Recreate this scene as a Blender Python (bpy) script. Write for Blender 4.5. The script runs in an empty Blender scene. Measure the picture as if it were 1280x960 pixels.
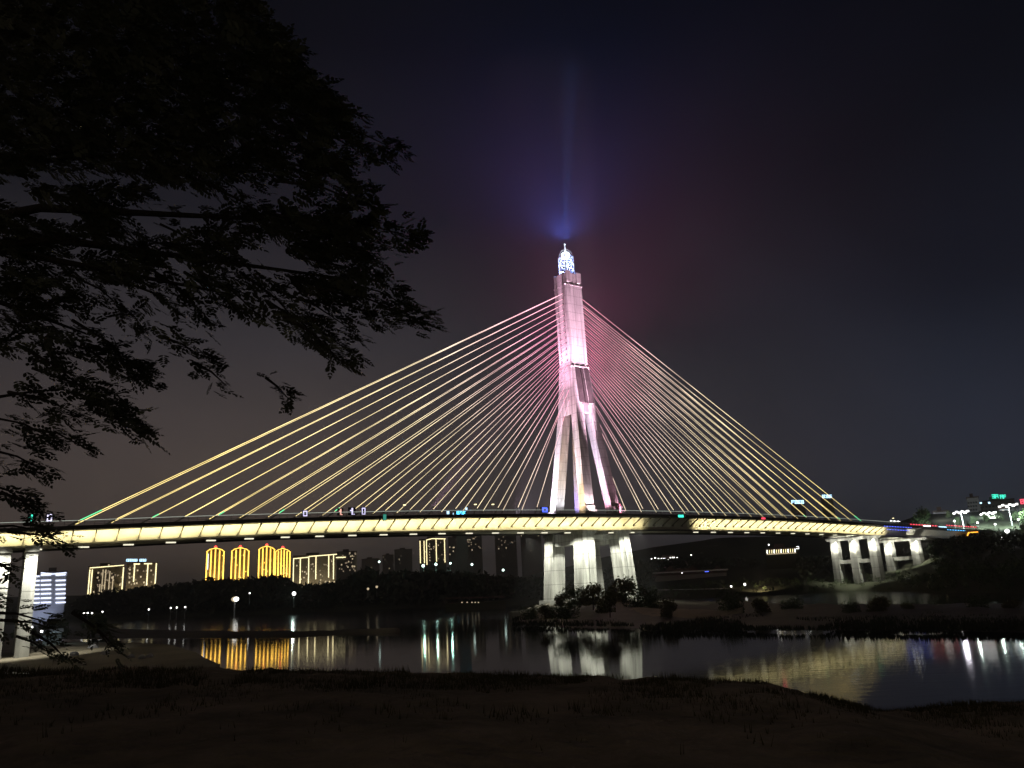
import bpy, math, random
from mathutils import Vector, Matrix, noise
rnd = random.Random(11)
C = bpy.context.scene.collection
sc = bpy.context.scene

# ------------------------------------------------------------------ camera frame
FOC = 962.0; TH = math.radians(3.0); PT = math.radians(14.6); H = 10.0
CF = Vector((0, math.cos(PT), math.sin(PT)))
_R0 = Vector((1, 0, 0)); _U0 = Vector((0, -math.sin(PT), math.cos(PT)))
CR = _R0*math.cos(TH) - _U0*math.sin(TH)
CU = _U0*math.cos(TH) + _R0*math.sin(TH)
CAM = Vector((0, 0, H))
def ray(x, y): return CF + CR*((x-640)/FOC) + CU*((480-y)/FOC)
def onY(x, y, Y):
    r = ray(x, y); return CAM + r*(Y/r.y)
def onD(x, y, D):                       # point at horizontal distance D
    r = ray(x, y); return CAM + r*(D/math.hypot(r.x, r.y))
def onZ(x, y, Z=0.0):
    r = ray(x, y); return CAM + r*((Z-H)/r.z)
def hor(x): return 731 - 0.0524*(x-640)

# ------------------------------------------------------------------ mesh helpers
class MB:
    def __init__(s): s.v = []; s.f = []
    def add(s, vs, fs):
        n = len(s.v); s.v += [tuple(p) for p in vs]; s.f += [tuple(i+n for i in f) for f in fs]
    def hexa(s, lo, hi):                # two rings of 4
        s.add(list(lo)+list(hi), [(3,2,1,0),(4,5,6,7),(0,1,5,4),(1,2,6,5),(2,3,7,6),(3,0,4,7)])
    def box(s, x0, x1, y0, y1, z0, z1):
        s.hexa([(x0,y0,z0),(x1,y0,z0),(x1,y1,z0),(x0,y1,z0)], [(x0,y0,z1),(x1,y0,z1),(x1,y1,z1),(x0,y1,z1)])
    def bar(s, a, b, w, h=None):        # square bar between points
        a = Vector(a); b = Vector(b); h = h or w
        d = (b-a).normalized(); up = Vector((0,0,1)) if abs(d.z) < .95 else Vector((0,1,0))
        r = d.cross(up).normalized(); u = r.cross(d)
        q = [r*(-w/2)+u*(-h/2), r*(w/2)+u*(-h/2), r*(w/2)+u*(h/2), r*(-w/2)+u*(h/2)]
        s.hexa([a+k for k in q], [b+k for k in q])
    def tube(s, pts, rad, n=6, caps=True):
        pts = [Vector(p) for p in pts]
        if not isinstance(rad, (list, tuple)): rad = [rad]*len(pts)
        vs = []; 
        for i, p in enumerate(pts):
            d = (pts[min(i+1, len(pts)-1)] - pts[max(i-1, 0)]).normalized()
            up = Vector((0,0,1)) if abs(d.z) < .9 else Vector((0,1,0))
            r = d.cross(up).normalized(); u = r.cross(d)
            for k in range(n):
                a = 2*math.pi*k/n; vs.append(p + (r*math.cos(a)+u*math.sin(a))*rad[i])
        fs = []
        for i in range(len(pts)-1):
            for k in range(n):
                fs.append((i*n+k, i*n+(k+1)%n, (i+1)*n+(k+1)%n, (i+1)*n+k))
        if caps: fs.append(tuple(range(n-1, -1, -1))); fs.append(tuple((len(pts)-1)*n+k for k in range(n)))
        s.add(vs, fs)
    def sphere(s, c, r, nu=12, nv=8, sz=1.0):
        vs = [(c[0], c[1], c[2]-r*sz)]
        for j in range(1, nv):
            t = -math.pi/2 + math.pi*j/nv
            for i in range(nu):
                a = 2*math.pi*i/nu; vs.append((c[0]+r*math.cos(t)*math.cos(a), c[1]+r*math.cos(t)*math.sin(a), c[2]+r*sz*math.sin(t)))
        vs.append((c[0], c[1], c[2]+r*sz)); fs = []
        for i in range(nu): fs.append((0, 1+(i+1)%nu, 1+i))
        for j in range(nv-2):
            for i in range(nu):
                a = 1+j*nu+i; b = 1+j*nu+(i+1)%nu; fs.append((a, b, b+nu, a+nu))
        T = len(vs)-1
        for i in range(nu): fs.append((T, T-nu+i, T-nu+(i+1)%nu))
        s.add(vs, fs)
    def build(s, name, mat, parent=None, smooth=False):
        me = bpy.data.meshes.new(name); me.from_pydata(s.v, [], s.f); me.update()
        if smooth:
            for p in me.polygons: p.use_smooth = True
        me.materials.append(mat)
        o = bpy.data.objects.new(name, me); C.objects.link(o)
        if parent is not None: o.parent = parent
        return o
def tag(o, label=None, cat=None, group=None, kind=None):
    if label: o['label'] = label
    if cat: o['category'] = cat
    if group: o['group'] = group
    if kind: o['kind'] = kind
    return o
def empty(name, loc, rz=0.0):
    o = bpy.data.objects.new(name, None); C.objects.link(o); o.location = loc; o.rotation_euler = (0, 0, rz)
    o.empty_display_size = 1; return o
def kids(o): return [c for c in C.objects if c.parent == o]
def copy_tree(o, parent=None):
    c = o.copy(); C.objects.link(c)
    if parent is not None: c.parent = parent
    for ch in kids(o): copy_tree(ch, c)
    return c

# ------------------------------------------------------------------ materials
def srgb(r, g, b):
    f = lambda v: ((v/255+.055)/1.055)**2.4 if v > 10.3 else v/255/12.92
    return (f(r), f(g), f(b), 1)
def mat(name, col, rough=.8, var=.3, scale=.5, bump=0.0, metal=0.0, spec=.3, col2=None, stretch=(1,1,1)):
    m = bpy.data.materials.new(name); m.use_nodes = True; nt = m.node_tree; N = nt.nodes; L = nt.links
    b = N['Principled BSDF']; b.inputs['Roughness'].default_value = rough; b.inputs['Metallic'].default_value = metal
    b.inputs['Specular IOR Level'].default_value = spec
    tc = N.new('ShaderNodeTexCoord'); mp = N.new('ShaderNodeMapping'); mp.inputs['Scale'].default_value = stretch
    L.new(tc.outputs['Object'], mp.inputs[0])
    n = N.new('ShaderNodeTexNoise'); n.inputs['Scale'].default_value = scale; n.inputs['Detail'].default_value = 6; n.inputs['Roughness'].default_value = .65
    L.new(mp.outputs[0], n.inputs[0])
    r = N.new('ShaderNodeValToRGB'); L.new(n.outputs[0], r.inputs[0])
    c2 = col2 or tuple(c*(1-var) for c in col[:3])
    r.color_ramp.elements[0].position = .3; r.color_ramp.elements[1].position = .7
    r.color_ramp.elements[0].color = (*c2[:3], 1); r.color_ramp.elements[1].color = (*[min(.9, c*(1+var*.3)) for c in col[:3]], 1)
    L.new(r.outputs[0], b.inputs['Base Color'])
    if bump:
        n2 = N.new('ShaderNodeTexNoise'); n2.inputs['Scale'].default_value = scale*6; n2.inputs['Detail'].default_value = 5
        L.new(mp.outputs[0], n2.inputs[0])
        bp = N.new('ShaderNodeBump'); bp.inputs['Strength'].default_value = bump; bp.inputs['Distance'].default_value = .3
        L.new(n2.outputs[0], bp.inputs['Height']); L.new(bp.outputs[0], b.inputs['Normal'])
    return m
def glow(name, col, strength, sample=False):
    m = bpy.data.materials.new(name); m.use_nodes = True; nt = m.node_tree
    b = nt.nodes['Principled BSDF']; b.inputs['Base Color'].default_value = (.3,.3,.3,1)
    b.inputs['Emission Color'].default_value = (*col[:3], 1); b.inputs['Emission Strength'].default_value = strength
    m.cycles.emission_sampling = 'AUTO' if sample else 'NONE'
    return m
M = {}
# panelled tower concrete: thin horizontal joints every few metres and rain streaks
def concrete(name, col, joint=4.0, var=.25, streak=True):
    m = mat(name, col, .85, var, .35, .15, stretch=(1,1,.25) if streak else (1,1,1))
    nt = m.node_tree; N = nt.nodes; L = nt.links; b = N['Principled BSDF']
    src = b.inputs['Base Color'].links[0].from_socket
    tc = N.new('ShaderNodeTexCoord'); sx = N.new('ShaderNodeSeparateXYZ'); L.new(tc.outputs['Object'], sx.inputs[0])
    a = N.new('ShaderNodeMath'); a.operation = 'DIVIDE'; a.inputs[1].default_value = joint; L.new(sx.outputs[2], a.inputs[0])
    f = N.new('ShaderNodeMath'); f.operation = 'FRACT'; L.new(a.outputs[0], f.inputs[0])
    g = N.new('ShaderNodeMath'); g.operation = 'LESS_THAN'; g.inputs[1].default_value = .045; L.new(f.outputs[0], g.inputs[0])
    n = N.new('ShaderNodeTexNoise'); n.inputs['Scale'].default_value = .9; n.inputs['Detail'].default_value = 3
    mp = N.new('ShaderNodeMapping'); mp.inputs['Scale'].default_value = (1,1,.06); L.new(tc.outputs['Object'], mp.inputs[0]); L.new(mp.outputs[0], n.inputs[0])
    st = N.new('ShaderNodeMapRange'); st.inputs[1].default_value = .38; st.inputs[2].default_value = .62; st.inputs[3].default_value = .62; st.inputs[4].default_value = 1; L.new(n.outputs[0], st.inputs[0])
    j = N.new('ShaderNodeMapRange'); j.inputs[3].default_value = 1; j.inputs[4].default_value = .55; L.new(g.outputs[0], j.inputs[0])
    mu = N.new('ShaderNodeMath'); mu.operation = 'MULTIPLY'; L.new(st.outputs[0], mu.inputs[0]); L.new(j.outputs[0], mu.inputs[1])
    mx = N.new('ShaderNodeVectorMath'); mx.operation = 'SCALE'; L.new(src, mx.inputs[0]); L.new(mu.outputs[0], mx.inputs['Scale'])
    L.new(mx.outputs[0], b.inputs['Base Color'])
    return m
M['pylon'] = concrete('pale_tower_concrete', (.68,.66,.65), 3.2, .2)
M['pier'] = concrete('pier_concrete', (.46,.46,.42), 4.6, .4)
M['girder'] = mat('cream_girder_paint', (.62,.6,.5), .6, .12, .4)
M['fascia'] = mat('dark_deck_fascia', (.06,.058,.055), .8, .3, .5)
M['rib'] = mat('weathered_rib_steel', (.16,.15,.12), .7, .3, .5)
M['beam'] = mat('grey_beam_concrete', (.17,.15,.15), .9, .4, .6, .2)
M['shade_face'] = mat('shaded_face_brown', (.11,.085,.09), .9, .4, .6, .2)  # brown holds the shade of the tower face below the shaft
M['asphalt'] = mat('asphalt', (.05,.05,.05), .9, .2, 2)
M['steel'] = mat('painted_white_steel', (.7,.7,.72), .45, .1, 2, metal=.2)
M['rail'] = mat('galvanised_rail', (.35,.35,.36), .5, .2, 2, metal=.5)
M['black'] = mat('dark_housing', (.03,.03,.03), .6, .2, 3)
M['window'] = mat('anchor_recess', (.12,.11,.12), .9, .2, 2)
M['bldg'] = mat('grey_render_wall', (.22,.21,.2), .9, .25, .08)
M['bldg2'] = mat('dark_brown_cladding', (.11,.095,.08), .9, .25, .08)
M['bldg3'] = mat('pale_tile_wall', (.38,.38,.4), .85, .2, .1)
M['roof'] = mat('dark_tile_roof', (.09,.06,.05), .9, .3, .3)
M['glass'] = mat('dark_window_glass', (.03,.035,.045), .15, .1, 1, spec=.5)
M['sand'] = mat('river_sand', (.27,.235,.17), .95, .35, .08, .3)
M['mud'] = mat('wet_river_mud', (.09,.08,.06), .7, .5, .12, .3)
M['soil'] = mat('bank_soil', (.34,.27,.19), 1.0, .6, .45, .9, spec=.1, col2=(.13,.115,.08))
M['hill'] = mat('wooded_ground', (.05,.055,.035), 1.0, .4, .03, .4, spec=.1)
M['leaf'] = mat('leaf_green', (.065,.095,.04), .8, .45, .3, spec=.2)
M['leafwarm'] = mat('lit_leaf_green', (.13,.12,.06), .8, .45, .4, spec=.2)  # paler green stands in for lamp light on the shrub crowns
M['leafdark'] = mat('dark_leaf', (.045,.055,.035), .75, .4, .5, spec=.2)
M['leaftree'] = mat('feathery_leaf', (.12,.13,.08), .75, .6, 1.2, spec=.3, col2=(.035,.04,.025))
M['bark'] = mat('bark', (.07,.055,.045), .95, .4, 3, .5)
M['grass'] = mat('grass_blade', (.10,.09,.04), .9, .4, .4, spec=.1)
M['brickwall'] = mat('russet_wall', (.35,.2,.13), .9, .3, .3)

# cables carry an LED tube: gold low down, with the tower lamps' rose light painted in near the shaft
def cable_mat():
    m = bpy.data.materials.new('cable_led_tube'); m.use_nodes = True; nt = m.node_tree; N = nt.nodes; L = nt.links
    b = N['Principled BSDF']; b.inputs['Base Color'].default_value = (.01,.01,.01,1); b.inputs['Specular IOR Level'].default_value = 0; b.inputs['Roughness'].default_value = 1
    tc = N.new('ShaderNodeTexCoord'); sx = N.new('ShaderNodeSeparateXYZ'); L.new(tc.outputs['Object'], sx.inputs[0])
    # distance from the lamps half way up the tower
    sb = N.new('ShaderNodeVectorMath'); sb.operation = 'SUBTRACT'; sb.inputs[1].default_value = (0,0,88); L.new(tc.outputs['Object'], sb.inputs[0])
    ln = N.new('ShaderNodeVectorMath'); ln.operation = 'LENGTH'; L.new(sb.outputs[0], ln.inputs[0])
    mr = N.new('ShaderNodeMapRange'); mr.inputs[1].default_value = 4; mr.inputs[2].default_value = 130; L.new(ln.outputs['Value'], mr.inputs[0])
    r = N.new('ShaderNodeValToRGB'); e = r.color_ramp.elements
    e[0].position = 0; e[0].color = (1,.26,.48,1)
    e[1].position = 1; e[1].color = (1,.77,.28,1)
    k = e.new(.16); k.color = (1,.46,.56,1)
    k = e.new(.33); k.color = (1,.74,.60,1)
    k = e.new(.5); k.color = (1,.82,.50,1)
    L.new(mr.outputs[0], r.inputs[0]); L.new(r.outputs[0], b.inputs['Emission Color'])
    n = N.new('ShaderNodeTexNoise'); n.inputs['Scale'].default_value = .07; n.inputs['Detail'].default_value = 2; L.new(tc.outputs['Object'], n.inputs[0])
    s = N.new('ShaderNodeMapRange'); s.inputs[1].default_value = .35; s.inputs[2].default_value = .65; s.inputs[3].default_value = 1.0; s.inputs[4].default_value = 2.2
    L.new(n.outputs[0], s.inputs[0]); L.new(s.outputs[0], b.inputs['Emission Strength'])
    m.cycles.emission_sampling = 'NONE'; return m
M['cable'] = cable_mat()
M['g_green'] = glow('green_led', (.18,1,.42), 1.1)
M['g_gold'] = glow('gold_led', (1,.55,.07), 3.2)
M['g_pale'] = glow('pale_gold_led', (1,.85,.45), 1.9)
M['g_white'] = glow('white_lamp', (1,1,.95), 4)
M['g_blue'] = glow('blue_led', (.08,.14,1), 2.0)
M['g_rail'] = glow('rail_shine_glow', (.9,1,.85), .55)  # glow for the light caught along the rail
M['g_mint2'] = glow('cool_lit_window', (.7,1,.9), .8)
M['g_bluec'] = glow('azure_bulb', (.1,.5,1), 2.2)
M['g_cyan'] = glow('cyan_sign', (.08,.55,1), 7)
M['g_teal'] = glow('teal_sign', (.05,.9,.6), 1.5)
M['g_ice'] = glow('ice_white_band', (.74,.8,1), 1.6)
M['g_sky'] = glow('pale_blue_sign', (.45,.75,1), 2.5)
M['g_red'] = glow('red_beacon', (1,.06,.05), 3)
M['g_rose'] = glow('red_bulb', (1,.05,.1), 1.8)
M['g_orange'] = glow('orange_tube', (1,.4,.03), 2)
M['g_window'] = glow('lit_window', (1,.8,.5), .55)
M['g_windim'] = glow('dim_lit_window', (1,.75,.5), .22)
M['g_crown'] = glow('crown_lamp', (.75,.85,1), 3.5)
M['g_lamp'] = glow('floodlight_lens', (1,.95,.7), .95)

LIGHTS = []
def lamp(kind, loc, power, col, target=None, size=1.0, sizey=None, spot=60, blend=.5, name='lamp', parent=None):
    l = bpy.data.lights.new(name, kind); l.energy = power; l.color = col
    if kind == 'SPOT': l.spot_size = math.radians(spot); l.spot_blend = blend; l.shadow_soft_size = size
    elif kind == 'AREA':
        l.size = size
        if sizey: l.shape = 'RECTANGLE'; l.size_y = sizey; l.spread = math.radians(95)
    else: l.shadow_soft_size = size
    o = bpy.data.objects.new(name, l); C.objects.link(o); o.location = loc
    if target is not None:
        d = Vector(target)-Vector(loc); o.rotation_euler = d.to_track_quat('-Z', 'Y').to_euler()
    if parent is not None: o.parent = parent
    return o

# ================================================================== BRIDGE
PX, PY = 22.88, 271.14
PHI = math.atan2(.55580034, .83131581)
bridge = empty('cable_stayed_bridge', (PX, PY, 0), PHI)
tag(bridge, 'cable-stayed bridge with one tall rose lit four-legged tower and a fan of gold glowing cables', 'bridge')
def dz(u):
    a = abs(u); return 31.3 - 3.55*(min(a,156)/156)**2 - (max(0, a-156)*.036)
def bd(u): return 5.0 - 1.4*min(1, abs(u)/110) if u < 0 else 5.0 - .5*min(1, u/110)
HW = 13.0
def u_at(px, y=0):       # distance along the bridge for a picture column
    kx = ray(px, hor(px)-75); kx = kx.x/kx.y; D = Vector((math.cos(PHI), math.sin(PHI))); ox = PX-D.y*y; oy = PY+D.x*y
    return (kx*oy-ox)/(D.x-kx*D.y)
# deck slab (local: x = along, y negative = towards camera)
us = [-320+8*i for i in range(81)]          # -320 .. 320
us = [u for u in us if u <= 262]
b = MB()
for u0, u1 in zip(us[:-1], us[1:]):
    z0, z1 = dz(u0), dz(u1)
    b.hexa([(u0,-HW,z0-.85),(u1,-HW,z1-.85),(u1,HW,z1-.85),(u0,HW,z0-.85)], [(u0,-HW,z0),(u1,-HW,z1),(u1,HW,z1),(u0,HW,z0)])
b.build('deck_slab', M['fascia'], bridge)
b = MB()
for u0, u1 in zip(us[:-1], us[1:]):
    z0, z1 = dz(u0)+.01, dz(u1)+.01
    for y0, y1 in ((-11.2,-.9),(.9,11.2)):
        b.add([(u0,y0,z0),(u1,y0,z1),(u1,y1,z1),(u0,y1,z0)], [(0,1,2,3)])
b.build('roadway', M['asphalt'], bridge)
# box girder with inclined webs
b = MB()
for u0, u1 in zip(us[:-1], us[1:]):
    r = []
    for u in (u0, u1):
        zt = dz(u)-.85; zb = dz(u)-bd(u)
        r.append([(u,-8.6,zt),(u,-7.8,zb),(u,7.8,zb),(u,8.6,zt)])
    b.hexa(r[0], r[1])
b.build('box_girder', M['girder'], bridge)
# lower lip under the web
for s in (-1, 1):
    b = MB()
    for u0, u1 in zip(us[:-1], us[1:]):
        za, zb = dz(u0)-bd(u0), dz(u1)-bd(u1)
        b.hexa([(u0,s*8.2-.5,za-.45),(u1,s*8.2-.5,zb-.45),(u1,s*8.2+.5,zb-.45),(u0,s*8.2+.5,za-.45)],
               [(u0,s*8.2-.5,za-.002),(u1,s*8.2-.5,zb-.002),(u1,s*8.2+.5,zb-.002),(u0,s*8.2+.5,za-.002)])
    b.build('girder_flange', M['fascia'], bridge)
# ribs
far = MB(); k = -36
while True:
    u = 4.62*k+1.0; k += 1
    if u > 168: break
    for s in (-1, 1):
        zt = dz(u)-.86; zb = dz(u)-3.45
        m_ = far if s > 0 else MB()
        m_.bar((u, s*12.75, zt-.12), (u, s*8.1, zb), .24, .34)
        m_.box(u-.3, u+.3, *sorted((s*8.0, s*8.75)), zb-.28, zb+.05)
        if s < 0:
            m_.build('rib', M['rib'], bridge)
o = far.build('rib', M['rib'], bridge); o['kind'] = 'stuff'
# parapets
for s in (-1, 1):
    b = MB()
    for u0, u1 in zip(us[:-1], us[1:]):
        for h in (1.15, .7, .3):
            b.bar((u0, s*12.7, dz(u0)+h), (u1, s*12.7, dz(u1)+h), .09)
        for q in range(4):
            u = u0+2*q; b.bar((u, s*12.7, dz(u)), (u, s*12.7, dz(u)+1.15), .1)
    b.build('railing', M['rail'], bridge)
for s in (-1, 1):
    b = MB()
    for u0, u1 in zip(us[:-1], us[1:]):
        if u1 < 170: b.bar((u0, s*12.82, dz(u0)+1.18), (u1, s*12.82, dz(u1)+1.18), .07)
    b.build('handrail_shine', M['g_rail'], bridge)  # glow added so the handrail reads as a pale lit line
for s in (-1, 1):
    for (ua, ub) in ((-160, -16), (8, 152)):
        b = MB()
        for u0, u1 in zip(us[:-1], us[1:]):
            if ua <= u0 < ub: b.bar((u0, s*4.9, dz(u0)+.35), (u1, s*4.9, dz(u1)+.35), .3, .7)
        b.build('median_kerb', M['pier'], bridge)

# ---- tower
ZK = [(122.3,3.9,3.55),(85,3.98,3.62),(69,4.45,5.4),(31,7.8,10.6)]
def half(z):
    for (za,ua,va),(zb,ub,vb) in zip(ZK[:-1], ZK[1:]):
        if z >= zb:
            t = (za-z)/(za-zb); return ua+(ub-ua)*t, va+(vb-va)*t
    return ZK[-1][1:]
def leg_sec(z, su, sy, wu, wv):
    hu, hv = half(z)
    a, b_ = (su*hu, su*(hu-wu)); c, d = (sy*hv, sy*(hv-wv))
    x0, x1 = min(a,b_), max(a,b_); y0, y1 = min(c,d), max(c,d)
    return [(x0,y0,z),(x1,y0,z),(x1,y1,z),(x0,y1,z)]
# shaft: chamfered, with slim pilaster strips
b = MB()
def ring(z, cu=.0):
    hu, hv = half(z); c = .35
    return [(-hu+c,-hv,z),(hu-c,-hv,z),(hu,-hv+c,z),(hu,hv-c,z),(hu-c,hv,z),(-hu+c,hv,z),(-hu,hv-c,z),(-hu,-hv+c,z)]
rs = [ring(z) for z in (85.0, 100, 112, 121.2)]
vs = [p for r in rs for p in r]; fs = []
for i in range(3):
    for k in range(8): fs.append((i*8+k, i*8+(k+1)%8, i*8+8+(k+1)%8, i*8+8+k))
fs.append(tuple(range(7,-1,-1))); fs.append(tuple(24+k for k in range(8)))
b.add(vs, fs)
shaft = b.build('tower_shaft', M['pylon'], bridge)
b = MB()
for s in (-1, 1):
    for u in (-2.5, 0, 2.5):
        b.hexa([(u-.28,s*3.60-.12,85.8),(u+.28,s*3.60-.12,85.8),(u+.28,s*3.60+.12,85.8),(u-.28,s*3.60+.12,85.8)],
               [(u-.28,s*3.54-.12,119),(u+.28,s*3.54-.12,119),(u+.28,s*3.54+.12,119),(u-.28,s*3.54+.12,119)])
b.build('pilaster', M['pylon'], shaft)
# parapet blocks round the shaft head
for s in (-1,1):
    for (a_, c_, zt_) in ((-3.5,-1.3,122.1),(1.4,3.5,121.8)):
        b = MB(); b.box(a_, c_, s*3.58-.2, s*3.58+.2, 117.6, zt_); b.build('parapet', M['pylon'], bridge)
b = MB(); b.box(-4.05,4.05,-3.7,3.7,116.3,116.7); b.build('string_course', M['pylon'], bridge)
# anchor recesses on both cable faces
for s in (-1, 1):
    for i in range(18):
        z = 113.4-i*1.62*1.33
        if z < 86: break
        hu, hv = half(z)
        for y in (-1.5, 1.5):
            b = MB()
            b.box(s*(hu-.1), s*(hu+.05), y-.28, y+.28, z-.45, z+.45) if s > 0 else b.box(-(hu+.05), -(hu-.1), y-.28, y+.28, z-.45, z+.45)
            b.build('anchor_recess', M['window'], shaft)
# legs
for su in (-1, 1):
    for sy in (-1, 1):
        b = MB(); prev = None
        for z, wu, wv in ((85.0,3.3,3.3),(77,3.25,3.3),(69,3.2,3.3),(50,3.5,3.3),(31.2,3.8,3.3)):
            cur = leg_sec(z, su, sy, wu, wv)
            if prev: b.hexa(cur, prev)
            prev = cur
        b.build('tower_leg', M['pylon'], bridge)
        # plinth
        b = MB(); hu, hv = half(31.2)
        b.box(*sorted((su*(hu+.15), su*(hu-4.0))), *sorted((sy*(hv+.15), sy*(hv-3.5))), 31.3, 34.2)
        b.build('leg_plinth', M['pier'], bridge)
# infill walls between legs above the fork
for s in (-1, 1):
    b = MB()
    hu1, hv1 = half(84.9); hu0, hv0 = half(67.5)
    y1 = hv1-3.2; y0 = hv0-3.2
    b.hexa([(s*(hu0-.25)-.2,-y0-.1,67.5),(s*(hu0-.25)+.2,-y0-.1,67.5),(s*(hu0-.25)+.2,y0+.1,67.5),(s*(hu0-.25)-.2,y0+.1,67.5)],
           [(s*(hu1-.25)-.2,-y1-.3,84.9),(s*(hu1-.25)+.2,-y1-.3,84.9),(s*(hu1-.25)+.2,y1+.3,84.9),(s*(hu1-.25)-.2,y1+.3,84.9)])
    b.build('infill_wall', M['pylon'], bridge)
for s in (-1, 1):
    b = MB()
    hu1, hv1 = half(84.8); hu0, hv0 = half(71)
    for (e, w) in ((.8, .2),):
        b.hexa([(-1.6,s*(hv0-e)-w,71),(1.6,s*(hv0-e)-w,71),(1.6,s*(hv0-e)+w,71),(-1.6,s*(hv0-e)+w,71)],
               [(-1.2,s*(hv1-e)-w,84.8),(1.2,s*(hv1-e)-w,84.8),(1.2,s*(hv1-e)+w,84.8),(-1.2,s*(hv1-e)+w,84.8)])
    b.build('recessed_panel', M['window'], bridge)
for s in (-1,1):
    b = MB()
    hu0, hv0 = half(70)
    b.box(-1.7,1.7,*sorted((s*(hv0-.05), s*(hv0-3.2))),67.6,71.2)
    b.build('crossbeam', M['beam'], bridge)
for s in (-1, 1):
    hu1, hv1 = half(84.5); hu0, hv0 = half(71.3)
    for (f0, f1, nm) in ((-.60,-.06,'shade_slab'),(.02,.30,'shade_slab'),(.40,.93,'shade_slab')):
        b = MB(); r = []
        for (z, hu, hv) in ((71.3,hu0,hv0),(84.5,hu1,hv1)):
            a_, c_ = f0*hu, f1*hu; y_ = s*(hv+.02); r.append([(a_,y_-.12,z),(c_,y_-.12,z),(c_,y_+.12,z),(a_,y_+.12,z)])
        b.hexa(r[0], r[1]); b.build(nm, M['shade_face'], bridge)  # dark slabs imitate shade on the unlit face under the shaft
# horizontal bands on the near face between shaft and fork
b = MB()
for z in (84.9,):
    hu, hv = half(z); b.box(-hu-.15, hu+.15, -hv-.15, hv+.15, z-.35, z+.3)
b.build('string_course', M['pylon'], bridge)
# crown: steel cage, lamp globe and finial
crown = empty('crown_lantern', (0,0,0)); crown.parent = bridge
b = MB()
q = 2.0
for sx in (-1,1):
    for sy in (-1,1):
        b.tube([(sx*q,sy*q,121.2),(sx*q,sy*q,129.3)], .2, 6)
for z in (123.9,126.6,129.2):
    for s in (-1,1):
        b.bar((-q,s*q,z),(q,s*q,z),.2); b.bar((s*q,-q,z),(s*q,q,z),.2)
for (za,zb) in ((121.3,123.9),(123.9,126.6),(126.6,129.2)):
    for s in (-1,1):
        b.bar((-q,s*q,za),(q,s*q,zb),.13); b.bar((q,s*q,za),(-q,s*q,zb),.13)
        b.bar((s*q,-q,za),(s*q,q,zb),.13); b.bar((s*q,q,za),(s*q,-q,zb),.13)
b.build('cage', M['steel'], crown)
b = MB(); b.sphere((0,0,129.9), 1.75, 16, 10, .8); b.build('globe', M['g_crown'], crown, True)
b = MB()
for a in range(8):
    t = a*math.pi/4; b.tube([(2.5*math.cos(p)*math.cos(t),2.5*math.cos(p)*math.sin(t),129.6+2.7*math.sin(p)) for p in [i*math.pi/2/6 for i in range(7)]], .07, 4)
b.build('dome_frame', M['steel'], crown)
b = MB(); b.tube([(0,0,131.3),(0,0,132.9),(0,0,134.2)], [.16,.1,.04], 6); b.sphere((0,0,134.5), .25, 8, 6); b.build('finial', M['g_crown'], crown, True)

# ---- cables
for side in (-1, 1):
    for i in range(18):
        u = side*(157-7.8*i); zt = 113.3-i*1.72*1.28
        zt = 113.3 - i*2.12 if i < 15 else 113.3-14*2.12-(i-14)*3.6
        hu, hv = half(max(zt, 69)); 
        for y in (-1, 1):
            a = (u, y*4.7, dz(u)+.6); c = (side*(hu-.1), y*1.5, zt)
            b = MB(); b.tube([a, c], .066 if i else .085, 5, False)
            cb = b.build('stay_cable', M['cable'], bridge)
            b = MB(); A = Vector(a); Cc = Vector(c); d = (Cc-A).normalized()
            b.tube([A+d*-.6, A+d*2.6], .2, 6); b.build('anchor_sleeve', M['rail'], cb)
            if (side < 0 and ((i % 2 == 0 and i < 9) and y < 0)) or (side > 0 and i in (0,2,5) and y < 0):
                b = MB(); b.tube([A+d*3, A+d*(8 if i == 0 else 4.6)], .13, 5); b.build('led_segment', M['g_green'], cb)

# ---- lamps under the deck: housings (parts) with the light they give
k = 0
for (ua, ub) in ((-172, 18), (44, 164)):
    u = ua
    while u < ub:
        z = dz(u)-bd(u)
        b = MB(); b.box(u-1.1,u+1.1,-9.4,-8.9,z-1.15,z-.85); fl = b.build('floodlight', M['g_lamp'], bridge)
        b = MB(); b.bar((u,-9.1,z-.85),(u,-8.5,z-.4),.12); b.build('bracket', M['black'], fl)
        u += 9.24
def strip_light(ua, ub, power):
    n = max(1, round((ub-ua)/15)); s = (ub-ua)/n
    for i in range(n):
        uc = ua+s*(i+.5); z = dz(uc)-bd(uc)
        for sg in ((-1,) ):
            lamp('AREA', (uc, sg*12.2, z+.2), power*s/15, (1,.86,.46), (uc, sg*8.3, z+2.6), s*.98, .35, name='girder_wash', parent=bridge)
strip_light(-176, 10, 620)
strip_light(10, 19, 420)
strip_light(45, 165, 700)

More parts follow.
